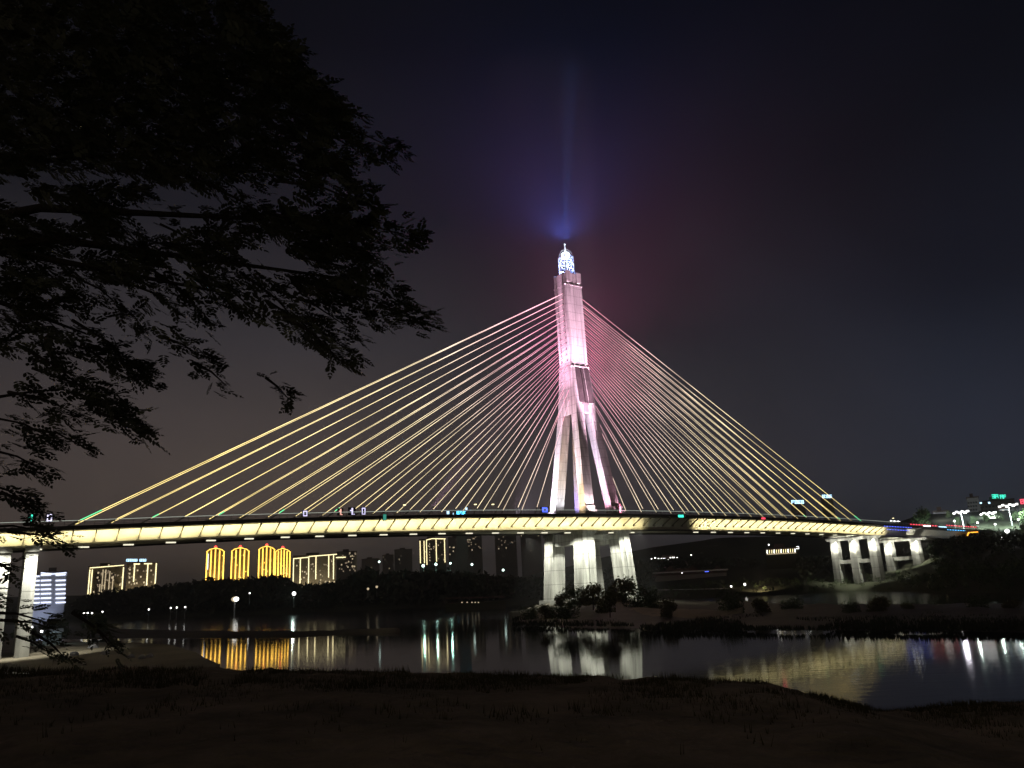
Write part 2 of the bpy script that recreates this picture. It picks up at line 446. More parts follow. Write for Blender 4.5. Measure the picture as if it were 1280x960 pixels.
# ---- main pier under the tower (four battered columns), caps and tie beams
for su in (-1, 1):
    for sy in (-1, 1):
        b = MB(); T = []
        for z, ou, ov in ((-1,11.9,11.6),(26.0,10.0,10.7)):
            w = 5.4 if z < 0 else 5.0; a = sorted((su*ou, su*(ou-w))); c = sorted((sy*ov, sy*(ov-w)))
            T.append([(a[0],c[0],z),(a[1],c[0],z),(a[1],c[1],z),(a[0],c[1],z)])
        b.hexa(T[0], T[1]); pc = b.build('main_pier', M['pier'], bridge)
        b = MB(); a = sorted((su*10.5, su*4.4)); c = sorted((sy*11.2, sy*5.1)); b.box(a[0],a[1],c[0],c[1],25.1,26.1)
        b.build('pier_cap', M['pier'], pc)
        # grooves: vertical fillets on near face
        b = MB(); uu = su*7.6
        b.hexa([(uu*1.2-.35,sy*11.62-.15,-1),(uu*1.2+.35,sy*11.62-.15,-1),(uu*1.2+.35,sy*11.62+.15,-1),(uu*1.2-.35,sy*11.62+.15,-1)],
               [(uu-.35,sy*10.72-.15,25),(uu+.35,sy*10.72-.15,25),(uu+.35,sy*10.72+.15,25),(uu-.35,sy*10.72+.15,25)])
        b.build('fillet', M['pier'], pc)
for s in (-1,1):
    b = MB(); b.box(s*7.5-2.2,s*7.5+2.2,-5.2,5.2,21.8,25.6); b.build('tie_beam', M['pier'], bridge)
for s in (-1,1):
    b = MB(); b.box(-5.1,5.1,s*8.4-1.2,s*8.4+1.2,23.2,24.6); b.build('service_beam', M['pier'], bridge)
b = MB(); b.box(-12,12,-13.5,13.5,-1,4.2); b.build('pile_cap', M['pier'], bridge)

# ---- side bents
def bent(u, cols, w, base, tie=True, foot=True, lean=0, capw=1.6):
    zt = dz(u)-bd(u)-.5
    g = None
    b = MB(); b.hexa([(u-capw,-12.3,zt-1.1),(u+capw,-12.3,zt-1.1),(u+capw,12.3,zt-1.1),(u-capw,12.3,zt-1.1)],
                     [(u-capw,-13,zt),(u+capw,-13,zt),(u+capw,13,zt),(u-capw,13,zt)])
    cap = b.build('bent_cap', M['pier'], bridge)
    for y in cols:
        b = MB(); t = w*1.15
        b.hexa([(u-t/2,y*1.03-t/2,base),(u+t/2,y*1.03-t/2,base),(u+t/2,y*1.03+t/2,base),(u-t/2,y*1.03+t/2,base)],
               [(u-w/2,y-w/2,zt-1.1),(u+w/2,y-w/2,zt-1.1),(u+w/2,y+w/2,zt-1.1),(u-w/2,y+w/2,zt-1.1)])
        b.build('pier_column', M['pier'], bridge)
    if tie:
        b = MB(); zc = base+(zt-base)*.5
        for y0, y1 in zip(cols[:-1], cols[1:]): b.box(u-w*.35,u+w*.35,y0+w*.53,y1-w*.53,zc-.7,zc+.9)
        b.build('strut', M['pier'], bridge)
    if foot:
        b = MB(); b.box(u-4,u+4,-14,14,-1.5,base); b.build('footing', M['pier'], bridge)
bent(153, (-9.6,-.2,9.2), 3.2, 1.6)
bent(189, (-8,5), 3.4, 3.6)
bent(-163.5, (-10,0,10), 2.3, .2, False, True, capw=1.3)
bent(-168.5, (-10,0,10), 2.3, .2, False, True, capw=1.3)
bent(-212, (-10,0,10), 2.6, .2); bent(-262, (-10,0,10), 2.6, .2); bent(228, (-9,0,9), 3, 6); bent(258, (-9,0,9), 3, 6)

# ---- tower and pier lights (local coordinates)
W = (1,.95,.88); LV = (.9,.76,1); PK = (1,.46,.66); OR = (1,.68,.4); VI = (.45,.35,1); MG = (1,.12,.4)
def L_(kind, loc, power, col, tgt, **k): return lamp(kind, loc, power, col, tgt, parent=bridge, **k)
# legs
L_('SPOT', (-24,8.5,32.6), 90000, LV, (-6,7,46), spot=80, name='leg_uplight')
L_('SPOT', (-24,-8.5,32.6), 36000, OR, (-6,-7,44), spot=75, name='leg_uplight')
L_('SPOT', (-3.2,-3,32.6), 9000, (.9,.9,.95), (-6,7.2,48), spot=90, name='leg_uplight')
L_('SPOT', (-3.2,8.8,32.4), 9000, VI, (6,7.8,46), spot=90, name='leg_uplight')
L_('SPOT', (-3.4,-9.0,32.4), 12000, PK, (6,-7.8,46), spot=90, name='leg_uplight')
L_('SPOT', (-5.5,-12.6,31.9), 13000, (1,.74,.8), (-6,-7.5,46), spot=90, name='leg_uplight')
L_('SPOT', (6.5,-12.6,31.9), 8000, PK, (6,-7.5,46), spot=90, name='leg_uplight')
# shaft
L_('SPOT', (-60,0,33), 450000, (1,.55,.8), (-4,0,100), spot=26, name='shaft_uplight')
for y_ in (-1.7,1.7): L_('SPOT', (-11,y_,80), 11000, (1,.6,.84), (-4,y_,110), spot=75, size=.5, name='shaft_ledge_light')
L_('SPOT', (-30,0,33), 90000, PK, (-4,0,78), spot=28, name='shaft_uplight')
for u_ in (-2.6,0,2.6): L_('SPOT', (u_,-10.5,82), 4000, (1,.52,.68), (u_,-3.4,112), spot=70, size=.6, name='shaft_ledge_light')
L_('SPOT', (0,-13.4,33), 2000000, (1,.6,.8), (0,-3.5,112), spot=17, name='shaft_uplight')
# added low lamps that brighten the shrubs at the pier feet
for (x_, y_) in ((9,-23),(-4,-24),(-16,-20)):
    L_('SPOT', (x_,y_,6.5), 2600, (.95,1,.82), (x_*.8,-11,9), spot=140, size=.3, name='foot_fill')
# crown
lamp('POINT', (0,0,125.2), 6000, (.3,.42,1), size=.6, name='crown_light', parent=bridge)
for sx in (-1,1): lamp('SPOT', (sx*6,-6,122.5), 1100, (.7,.8,1), (0,0,128), size=.2, spot=60, name='crown_light', parent=bridge)
# piers: downlights at the cap
for (q0, q1, p) in (((-7.5,-19,25.5),(-8,-11,12),1.5),((8.0,-19,25.5),(8.5,-11,12),1.2),((-19,-8,25.5),(-11,-8,12),1.3),((-19,8.5,25.5),(-11,8.5,12),1.3),
                   ((-1.5,-8,22.5),(6,-8.3,10),.5),((-1.5,8.3,22.5),(6,8.5,10),.6),((-7.5,-.5,21),(-8,6,9),.35)):
    lamp('SPOT', q0, 17000*p, (1,1,.87), q1, size=.25, spot=100, blend=.6, name='pier_downlight', parent=bridge)
for (u, cols, base) in ((153,(-9.6,-.2,9.2),1.6),(189,(-8,5),3),(-163.5,(-10,),0),(-168.5,(-10,),0)):
    zt = dz(u)-bd(u)-1.2
    for y in cols:
        if u < 0: lamp('SPOT', (u+(.8 if u > -165 else -.8), -16.5, zt+1.2), 17000, (1,.98,.86), (u, -10, zt-12), size=.25, spot=95, blend=.8, name='pier_downlight', parent=bridge)
        else: lamp('SPOT', (u-3.2, y-2.2, zt+.2), 12000, (1,.98,.84), (u, y*1.02, zt-13), size=.25, spot=100, blend=.8, name='pier_downlight', parent=bridge)
for (u, y0, y1) in ((153,-9,9),(189,-9,6)):
    zt = dz(u)-bd(u)-.5
    for y in (y0, (y0+y1)/2, y1): lamp('SPOT', (u-7, y-6, zt-7), 9000, (1,.97,.85), (u, y, zt-.4), size=.3, spot=75, name='cap_uplight', parent=bridge)

# ---- strings of bulbs on the right approach
def string(ua, ub, z0, m, step, name='bulb_string', size=.28, y=-12.95):
    b = MB(); u = ua
    while u <= ub:
        b.sphere((u, y-.1, dz(u)+z0), size, 6, 4); u += step
    b.bar((ua, y, dz(ua)+z0), (ub, y, dz(ub)+z0), .06)
    b.build(name, m, bridge)
U = lambda px: u_at(px, -13)
string(U(1101), U(1134), -.9, M['g_blue'], 2.1, size=.2); string(U(1104), U(1131), -2.3, M['g_blue'], 2.1, size=.2)
string(U(1110), U(1122), 1.6, M['g_white'], 2.9, size=.26)
string(U(1134), U(1167), .6, M['g_rose'], 2.3, size=.27); string(U(1150), U(1158), .3, M['g_white'], 1.6, size=.3)
string(U(1178), min(261,U(1215)), 1.2, M['g_rose'], 2.2, size=.25); string(U(1178), U(1200), -.9, M['g_bluec'], 2.4, size=.24)
b = MB(); b.bar((U(1168),-13.05,dz(U(1168))+.3),(U(1177),-13.05,dz(U(1177))+.3),.3); b.build('tube_lamp', M['g_sky'], bridge)
b = MB(); b.bar((U(1203),-13.1,dz(U(1203))-1.7),(U(1214),-13.1,dz(U(1214))-1.2),.45); b.bar((U(1200.5),-13.1,dz(U(1200))-3.2),(U(1203),-13.1,dz(U(1203))-1.7),.45); b.build('tube_lamp', M['g_orange'], bridge)

def bw(u, y, z):     # bridge local -> world
    return Matrix.Rotation(PHI, 3, 'Z') @ Vector((u, y, 0)) + Vector((PX, PY, z))

# ================================================================== ground, water, banks
M['water'] = None
def water_mat():
    m = bpy.data.materials.new('river_water'); m.use_nodes = True; nt = m.node_tree; N = nt.nodes; L = nt.links
    b = N['Principled BSDF']; b.inputs['Base Color'].default_value = (.012,.014,.013,1); b.inputs['IOR'].default_value = 1.33
    b.inputs['Specular IOR Level'].default_value = .5
    tc = N.new('ShaderNodeTexCoord'); sx = N.new('ShaderNodeSeparateXYZ'); L.new(tc.outputs['Object'], sx.inputs[0])
    mp = N.new('ShaderNodeMapping'); mp.inputs['Scale'].default_value = (.25,1,1); L.new(tc.outputs['Object'], mp.inputs[0])
    n = N.new('ShaderNodeTexNoise'); n.inputs['Scale'].default_value = .9; n.inputs['Detail'].default_value = 4; L.new(mp.outputs[0], n.inputs[0])
    n3 = N.new('ShaderNodeTexNoise'); n3.inputs['Scale'].default_value = .03; n3.inputs['Detail'].default_value = 3; L.new(mp.outputs[0], n3.inputs[0])
    far = N.new('ShaderNodeMapRange'); far.inputs[1].default_value = 215; far.inputs[2].default_value = 262; far.inputs[3].default_value = 0; far.inputs[4].default_value = 1
    L.new(sx.outputs[1], far.inputs[0])
    ro = N.new('ShaderNodeMapRange'); ro.inputs[3].default_value = .045; ro.inputs[4].default_value = .12; L.new(far.outputs[0], ro.inputs[0])
    # wind-ruffled reach on the right, between the bar and the near pool
    ax = N.new('ShaderNodeMapRange'); ax.inputs[1].default_value = 25; ax.inputs[2].default_value = 45; L.new(sx.outputs[0], ax.inputs[0])
    ay = N.new('ShaderNodeMapRange'); ay.inputs[1].default_value = 66; ay.inputs[2].default_value = 74; L.new(sx.outputs[1], ay.inputs[0])
    am = N.new('ShaderNodeMath'); am.operation = 'MULTIPLY'; L.new(ax.outputs[0], am.inputs[0]); L.new(ay.outputs[0], am.inputs[1])
    pn = N.new('ShaderNodeMapRange'); pn.inputs[1].default_value = .42; pn.inputs[2].default_value = .62; L.new(n3.outputs[0], pn.inputs[0])
    pm = N.new('ShaderNodeMath'); pm.operation = 'MULTIPLY_ADD'; pm.inputs[1].default_value = .02; L.new(pn.outputs[0], pm.inputs[0]); L.new(ro.outputs[0], pm.inputs[2])
    af = N.new('ShaderNodeMath'); af.operation = 'MULTIPLY_ADD'; af.inputs[1].default_value = .01; L.new(am.outputs[0], af.inputs[0]); L.new(pm.outputs[0], af.inputs[2])
    L.new(af.outputs[0], b.inputs['Roughness'])
    bp = N.new('ShaderNodeBump'); bp.inputs['Distance'].default_value = .05
    st = N.new('ShaderNodeMapRange'); st.inputs[3].default_value = .2; st.inputs[4].default_value = .34; L.new(far.outputs[0], st.inputs[0])
    L.new(st.outputs[0], bp.inputs['Strength']); L.new(n.outputs[0], bp.inputs['Height']); L.new(bp.outputs[0], b.inputs['Normal'])
    return m
M['water'] = water_mat()
b = MB(); b.add([(-1500,12,0),(1800,12,0),(1800,1500,0),(-1500,1500,0)], [(0,1,2,3)])
tag(b.build('river', M['water']), kind='structure')

def interp(tab, x):
    if x <= tab[0][0]: return tab[0][1]
    for (a, va), (b_, vb) in zip(tab[:-1], tab[1:]):
        if x <= b_: return va+(vb-va)*(x-a)/(b_-a)
    return tab[-1][1]
def nz(x, y, s=1.0, o=0): return noise.noise(Vector((x*s, y*s, o)))
# far bank: polar grid behind the far waterline
SHORE = [(-300,797),(0,782),(110,776),(180,773),(260,770),(400,765),(540,759),(640,757),(760,752),(860,748),(960,744),(1070,738),(1160,741),(1280,742),(1600,740)]
def dist_px(px, py, z=0):
    p = onZ(px, py, z); return math.hypot(p.x, p.y)
HILLTOP = [(-300,748),(0,750),(100,747),(260,742),(350,740),(420,737),(560,730),(640,724),(700,712),(760,698),(820,686),(900,676),(1040,672),(1100,668),(1160,652),(1280,650),(1600,650)]
HD = [(-300,1100),(500,1100),(800,800),(1040,700),(1160,560),(1600,560)]
cols = list(range(-500, 1801, 20)); rows = []
dirs = []
for px in cols:
    r = ray(px, hor(px)); d = Vector((r.x, r.y, 0)).normalized(); s = dist_px(px, interp(SHORE, px)); hd = interp(HD, px)
    zt = 10 + (hor(px)-interp(HILLTOP, px))*hd/FOC
    prof = [(s-6,-1.2),(s,.1),(s+4,1.2),(s+14,3),(s+40,4.5)]
    for q_ in (.25,.5,.75,1): prof.append((s+40+(hd-s-40)*q_, 4.5+(zt-4.5)*q_**1.4))
    prof += [(hd*1.3, zt*.95),(2600, max(6, zt*.8)),(6000, 5)]
    dirs.append((d, prof))
vs = []; 
for d, prof in dirs:
    for (D, z) in prof: 
        p = d*D; vs.append((p.x, p.y, z + (nz(p.x,p.y,.02)*1.2 if z > 2 else nz(p.x,p.y,.1)*.15)))
R_ = len(dirs[0][1]); fs = []
for i in range(len(dirs)-1):
    for j in range(R_-1): fs.append((i*R_+j, (i+1)*R_+j, (i+1)*R_+j+1, i*R_+j+1))
b = MB(); b.add(vs, fs); tag(b.build('far_bank', M['hill'], None, True), kind='structure')
def ground_z(px, D):
    k = min(range(len(cols)), key=lambda i: abs(cols[i]-px)); prof = dirs[k][1]
    return interp(prof, D)

# near bank
CREST = [(-200,835),(250,835),(500,840),(800,848),(940,853),(1000,872),(1070,893),(1180,880),(1280,882),(1500,880)]
b = MB(); vs = []; nx = 420
ys_ = [-12,-4,2,4]+[5+.5*i for i in range(33)]+[22,24,28,33,40]
for i in range(nx+1):
    px = -900+ (2700*i/nx); k = ray(px, hor(px)+0.001); kk = k.x/k.y
    cz = onY(px, interp(CREST, px), 20).z
    cz += nz(px*.02, 0, 1)*.05 + nz(px*.11, 3, 1)*.035
    for y in ys_:
        X = kk*max(y, 6) if y > 6 else kk*6
        X = kk*20*(.45+.55*max(0,y)/20)
        if y <= 20: z = cz + (8.35-cz)*max(0, (20-y)/20)**.8*.9; z = min(z, 10-1.5)
        else: z = cz - (y-20)*.52
        z += nz(X*.5, y*.5, 1, 5)*.12+nz(X*1.9, y*1.9, 1, 6)*.04 if y < 19 else nz(X*1.5, y, 1, 6)*.06
        vs.append((X, y, z))
R_ = len(ys_); fs = []
for i in range(nx):
    for j in range(R_-1): fs.append((i*R_+j, (i+1)*R_+j, (i+1)*R_+j+1, i*R_+j+1))
b.add(vs, fs); tag(b.build('near_bank', M['soil'], None, True), kind='structure')
# grass along the crest and on the bank
b = MB()
for i in range(9000):
    px = rnd.uniform(-60, 1340); y = 20-abs(rnd.gauss(0, 3.2)); 
    if y < 9: continue
    if nz(px*.012, y*.3, 1, 9) < -.18: continue
    k = ray(px, hor(px)); kk = k.x/k.y; cz = onY(px, interp(CREST, px), 20).z
    X = kk*20*(.45+.55*y/20); z = cz + (8.35-cz)*((20-y)/20)**.8*.9
    h = rnd.uniform(.04,.12)*(1+1.2*max(0,nz(X*.8,y*.8,1,2))); 
    for _ in range(3):
        a = rnd.uniform(0, 6.28); x0 = X+rnd.uniform(-.1,.1); y0 = y+rnd.uniform(-.1,.1); lx = rnd.uniform(-.06,.06)
        b.add([(x0-.012*math.cos(a),y0-.012*math.sin(a),z-.05),(x0+.012*math.cos(a),y0+.012*math.sin(a),z-.05),(x0+lx,y0+rnd.uniform(-.04,.04),z+h)], [(0,1,2)])
tag(b.build('bank_grass', M['grass']), 'short dry grass covering the dark bank in the foreground', 'grass', kind='stuff')

# bars and islands: columns of (px, y_near, y_far)
def bar_mesh(name, cols_, h, m, n=9, sub=8, jit=.8, hf=None):
    vs = []; cc = []
    for (a, b_) in zip(cols_[:-1], cols_[1:]):
        for q_ in range(sub):
            t = q_/sub; cc.append(tuple(a[i]+(b_[i]-a[i])*t for i in range(3)))
    cc.append(cols_[-1])
    for ci, (px, yn, yf) in enumerate(cc):
        if ci in (0, len(cc)-1): yf = yn = (yn+yf)/2; yf -= .05
        P0 = onZ(px, yn); P1 = onZ(px, yf)
        wob = nz(px*.06, 1, 1)*jit + nz(px*.3, 2, 1)*jit*.4
        hc = h+(hf(px) if hf else 0)
        for j in range(n+1):
            t = j/n; p = P0.lerp(P1, t); e = math.sin(math.pi*t)**.7 if 0 < t < 1 else 0
            L0 = (P1-P0).length; p = p + (P1-P0).normalized()*wob*min(3, L0*.12) if L0 > .1 else p
            vs.append((p.x, p.y, -.15+ (hc+.15)*e*(1+.5*nz(p.x, p.y, .12)) + .12*nz(p.x,p.y,.6)*(e > 0)))
    fs = []; R = n+1
    for i in range(len(cc)-1):
        for j in range(n): fs.append((i*R+j, (i+1)*R+j, (i+1)*R+j+1, i*R+j+1))
    b = MB(); b.add(vs, fs); return tag(b.build(name, m, None, True), kind='structure')
bar_mesh('sand_shore', [(-260,850,795),(-60,848,797),(60,846,800),(120,845,801),(170,843,802),(215,840,805),(245,838,815),(262,836,826),(275,834,832)], .5, M['sand'])
bar_mesh('mud_bank', [(-300,802,779),(0,801,779),(100,800,783),(160,799,786),(260,798,789),(340,797,790),(420,794,788.5),(500,791,788)], .7, M['mud'], jit=.5)
isl = bar_mesh('pylon_island', [(636,775,771),(660,778,764),(690,781,757),(730,784,752),(790,786,750),(850,786,750),(920,786,752),(1000,787,757),(1080,788,758),(1160,789,757),(1240,790,756),(1340,791,754),(1600,796,752)], 1.5, M['mud'], jit=.8, n=14, hf=lambda px: 3.6*math.exp(-((px-745)/62)**2)+.5*nz(px*.02, 4, 1))
bar_mesh('sand_spit', [(775,777,773),(800,778,770),(850,778,769),(900,777,770),(930,775,772)], 2.1, M['sand'], jit=.3)

# ================================================================== vegetation
def leaf_quad(b, p, s, r):
    a = Vector((r.gauss(0,1), r.gauss(0,1), r.gauss(0,1))).normalized()
    c = a.cross(Vector((r.gauss(0,1), r.gauss(0,1), r.gauss(0,1)))).normalized()
    b.add([p-a*s, p-c*s*.45, p+a*s, p+c*s*.45], [(0,1,2,3)])
def crown_mesh(h, w, n, leaf, seed, lobes=9, low=.25):
    r = random.Random(seed); b = MB(); L = []
    for i in range(lobes):
        a = r.uniform(0, 6.28); zz = r.uniform(low, .88)*h; ww = w*.5*(1-abs(zz/h-.5)*1.1)
        rr = r.uniform(.25, .95)*ww
        L.append((Vector((rr*math.cos(a), rr*math.sin(a), zz)), r.uniform(.22,.38)*w*.75))
    L.append((Vector((0,0,h*.6)), w*.3))
    for i in range(n):
        c, rad = r.choice(L); d = Vector((r.gauss(0,1), r.gauss(0,1), r.gauss(0,.75))).normalized()
        p = c + d*rad*(r.random()**.4)
        if p.z < .05*h: p.z = .05*h
        leaf_quad(b, p, leaf*r.uniform(.6,1.4), r)
    return b, L
def make_tree(name, label, loc, h, w, n, leaf, m, seed, group=None, cat='tree', low=.3):
    root = empty(name, loc); tag(root, label, cat, group)
    b, L = crown_mesh(h, w, n, leaf, seed, low=low); b.build('crown', m, root)
    t = MB(); t.tube([(0,0,-.6),(.02*w,0,h*.3),(-.02*w,.02*w,h*.65)], [h*.03,h*.022,h*.008], 6)
    for c, rad in L[:5]: t.tube([(0.01*w,0,h*.3), tuple(c*.6+Vector((0,0,h*.15))), tuple(c)], [h*.013,h*.008,h*.003], 4)
    t.build('trunk', M['bark'], root); return root

# far woods as one mass each (stuff): clumps over the far bank
def woods(name, label, px0, px1, n, dmin, dmax, size, m, seed, top=None):
    r = random.Random(seed); b = MB()
    for i in range(n):
        px = r.uniform(px0, px1); s = dist_px(px, interp(SHORE, px)); D = s + dmin + (dmax-dmin)*r.random()**1.3
        rr = ray(px, hor(px)); d = Vector((rr.x, rr.y, 0)).normalized(); p = d*D
        if size > 3 and 1010 < px < 1165 and D < 440: D = 440+r.random()*90; p = d*D
        if size > 8 and px > 1150 and D < 400+.2*(px-1150): D = 400+r.random()*110; p = d*D
        if size > 8 and 812 < px < 1000 and D < 510: D = 510+r.random()*120; p = d*D
        g = ground_z(px, D); hh = size*r.uniform(.6,1.35)*(1+.5*nz(p.x,p.y,.02,seed))
        if top:
            zt = 10+(hor(px)-interp(top, px))*D/FOC; 
            if g+hh > zt+size*.15*r.random(): hh = max(1.5, zt-g)
        k = int(34)
        for q_ in range(k):
            dd = Vector((r.gauss(0,1), r.gauss(0,1), r.gauss(0,1))).normalized()*(r.random()**.4)
            pp = Vector((p.x+dd.x*hh*.42, p.y+dd.y*hh*.42, g+hh*.52+dd.z*hh*.5))
            leaf_quad(b, pp, hh*r.uniform(.08,.17), r)
    tag(b.build(name, m), label, 'woodland', kind='stuff')
TOPL = [(-300,752),(20,757),(85,757),(106,747),(135,743),(180,737),(240,731),(270,728),(300,728),(345,722),(372,733),(430,728),(450,715),(480,719),(512,715),(560,716),(640,722),(700,722),(780,706),(830,700),(900,698),(960,701),(1000,698),(1040,696),(1100,700),(1150,690),(1185,678),(1215,672),(1290,672),(1600,668)]
woods('far_woodland', 'dark wooded bank across the river below the distant lit towers', -260, 640, 1500, 4, 120, 22, M['leafdark'], 3, TOPL)
woods('hillside_woodland', 'dark wooded slope behind the bridge on the far right shore', 640, 1500, 900, 6, 170, 10, M['leafdark'], 4, TOPL)

woods('shore_scrub', 'low dark scrub along the waterline of the far right shore', 640, 1500, 520, 1, 45, 2.4, M['leaf'], 8)
woods('slope_scrub', 'patchy dark scrub covering the slope at the far right under the floodlit trees', 1140, 1500, 420, 10, 190, 4.5, M['leaf'], 9)
# island shrubs
def at_ground(px, py, z): return onZ(px, py, z)
sh = make_tree('shrub', 'x', (0,0,0), 3.2, 4.2, 1500, .19, M['leafwarm'], 21, cat='shrub', low=.1)
sh2 = make_tree('shrub', 'x', (0,0,0), 3.2, 5.2, 1700, .18, M['leaf'], 22, cat='shrub', low=.1)
spots = [ # px, base y, base z, scale, label
 (782,748,4.6,2.6,'biggest, tree-like shrub hiding the foot of the right pier of the tower'),
 (800,755,3.4,1.8,'broad shrub right of the biggest one at the right pier of the tower'),
 (741,753,4.7,1.7,'thin shrub in front of the middle pier of the tower'),
 (722,752,4.7,1.6,'small pale shrub between the left and the middle tower piers'),
 (700,755,3.8,1.4,'low shrub at the foot of the leftmost tower pier'),
 (664,771,1.5,1.2,'pale shrub at the left tip of the tower island'),
 (683,771,2.2,1.1,'low shrub on the near shore of the tower island below the left pier'),
 (708,770,3.0,1.2,'dark shrub on the near slope of the island below the tower'),
 (762,762,3.6,1.5,'round dark shrub on the near slope right below the middle tower pier'),
 (818,760,1.9,1.2,'low wide shrub on the island just right of the tower piers'),
 (838,768,1.7,1.3,'dark shrub beside the sandy spit right of the tower'),
 (915,765,1.5,1.3,'dark shrub on the long bar below the unlit gap of the girder'),
 (952,764,1.5,1.1,'dark shrub on the bar in front of the pale water patch'),
 (992,762,1.3,1.0,'spiky shrub on the bar against the pale water left of the right bent'),
 (1100,765,1.3,1.25,'dark shrub on the bar below the right bent of the bridge'),
 (1065,765,1.3,.8,'small shrub on the bar just left of the tall one below the right bent'),
 (1138,763,1.3,.75,'shrub on the bar below the blue waterside lamp'),
 (1222,762,1.2,.8,'shrub on the bar near the right edge of the picture'),
 (1262,763,1.2,.95,'rightmost dark shrub on the long river bar'),
]
for i, (px, py, z, s, lb) in enumerate(spots):
    src = sh if i % 2 == 0 else sh2
    o = src if i < 2 else copy_tree(src)
    p = onZ(px, py, z); o.location = (p.x, p.y, z-.35*s-.2); o.rotation_euler = (0,0,rnd.uniform(0,6)); o.scale = (s,s,s*rnd.uniform(.8,1.1))
    o['label'] = lb; o['group'] = 'shrubs on the river island and bar'
# reeds over the long bar
b = MB(); r = random.Random(5)
for i in range(16000):
    px = r.uniform(640, 1340); t = r.random(); yn = 782 if px < 800 else 787; yf = 757
    p = onZ(px, yf+(yn-yf)*t, 0.6)
    hh = r.uniform(.1,.5)*(1.0+.9*nz(p.x,p.y,.09,3)); z = .9
    if nz(p.x, p.y, .05, 7) < -.15: continue
    a = r.uniform(0,3.14); w = .2
    b.add([(p.x-w*math.cos(a),p.y-w*math.sin(a),z-.5),(p.x+w*math.cos(a),p.y+w*math.sin(a),z-.5),(p.x+r.uniform(-.3,.3),p.y,z+hh)], [(0,1,2)])
tag(b.build('bar_undergrowth', M['leafdark']), 'low reeds and undergrowth covering the long dark river bar', 'undergrowth', kind='stuff')

# ---- foreground tree: pinnate sprays hanging in from the left
tree = empty('overhanging_tree', (-9.5, 6.5, 8.2))
tag(tree, 'black leafy tree overhanging the view from the upper left with feathery drooping sprays', 'tree')
TO = Vector(tree.location)
lf = MB(); br = MB(); r = random.Random(77)
def frond(p, d, L, droop=.12):
    d = d.normalized(); side = d.cross(Vector((r.gauss(0,.35), r.gauss(0,.35), 1))).normalized()
    n = 6; pts = []
    for i in range(n+1):
        t = i/n; pts.append(p + d*L*t + Vector((0,0,-droop*L*t*t)))
    for i in range(1, n+1):
        t = i/n; q_ = pts[i]; dd = (pts[i]-pts[i-1]).normalized(); ll = L*.36*math.sin(math.pi*(.2+.66*t))*r.uniform(.8,1.2)
        for s in (-1, 1):
            v = (side*s*r.uniform(.7,1.1)+dd*r.uniform(.35,.8)+Vector((0,0,r.uniform(-.35,.1)))).normalized(); w = (dd-v*dd.dot(v)).normalized()*ll*.24
            lf.add([q_-TO, q_+v*ll*.35+w-TO, q_+v*ll*.75+w*.8-TO, q_+v*ll-TO, q_+v*ll*.75-w*.8-TO, q_+v*ll*.35-w-TO], [(0,1,2,3,4,5)])
    e = pts[-1]; v = (pts[-1]-pts[-2]).normalized(); w = side*L*.07
    lf.add([e-TO, e+v*L*.12+w-TO, e+v*L*.24-TO, e+v*L*.12-w-TO], [(0,1,2,3)])
def spray(x0, y0, x1, y1, Y, width, n, L=.3):
    A = onY(x0, y0, Y); B = onY(x1, y1, Y*r.uniform(.95,1.05)); ax = B-A
    mid = A.lerp(B,.5)+Vector((0,0,.06*ax.length))
    br.tube([A-TO, mid-TO, B-TO], [.02,.012,.004], 4)
    for i in range(n):
        t = r.random()**.8; p = (A.lerp(mid, t*2) if t < .5 else mid.lerp(B, t*2-1))
        wd = width*Y/FOC*(1-.6*t)
        p = p + Vector((r.gauss(0,.25)*wd, r.gauss(0,.8)*wd, r.gauss(0,.38)*wd))
        d = ax.normalized()*.8+Vector((r.gauss(.15,.4), r.gauss(0,.6), r.gauss(.12,.35)))
        frond(p, d, L*r.uniform(.5,1.0)*(1-.25*t))
SPR = [(300,60,420,140),(330,90,455,165),(360,140,505,192),(350,150,470,200),(330,200,462,236),(340,225,470,262),(350,270,528,300),(380,290,500,312),
 (360,300,480,328),(370,320,500,365),(400,345,548,402),(390,360,520,398),(380,375,490,402),(340,360,448,418),(350,390,447,447),(340,380,415,440),(300,340,395,430),
 (355,395,430,455),(250,340,330,400),(230,340,300,392),(180,330,262,400),(150,350,232,398),(200,420,256,448),(245,455,283,482),(332,472,362,500),(150,380,186,420),
 (90,400,182,470),(60,420,170,476),(110,430,186,470),(20,430,120,500),(40,460,178,526),(90,490,180,540),(120,515,176,541),(10,490,100,520),(-20,520,80,556),(30,535,112,563),
 (-20,560,62,592),(-30,600,50,640),(0,615,52,642),(-30,660,60,665),(10,665,96,684),(30,655,75,668),(-30,690,20,720),(-20,740,10,748),(-20,765,60,778),(0,775,78,790),(90,765,150,815),(40,790,85,826),(110,780,140,812),(20,795,60,815),
 (200,150,330,230),(100,250,200,330),(200,280,300,340),(0,300,100,380),(0,360,90,430),(260,230,360,300),(80,340,170,400)]
for s_ in SPR:
    L_px = math.hypot(s_[2]-s_[0], s_[3]-s_[1]); low = s_[1] > 600
    spray(*s_, r.uniform(7.5, 11), 26 if low else 40, int(L_px*(.2 if low else .42))+4, .26 if low else .32)
MASS = [(-40,-30),(300,-30),(335,30),(375,75),(430,150),(445,190),(420,215),(438,245),(420,262),(455,290),(450,330),(440,350),(400,372),(330,352),(290,352),(265,320),(225,330),(200,318),(165,352),(110,352),(60,392),(20,430),(-40,440)]
HOLES = [(236,292,26,13),(425,185,30,10),(402,256,32,9),(120,308,30,12),(95,352,26,12),(215,348,26,10),(312,312,14,10),(345,330,16,10),(60,330,20,10),(395,330,18,8),(180,300,12,8),(300,180,14,5),(330,218,16,6),(280,375,25,14)]
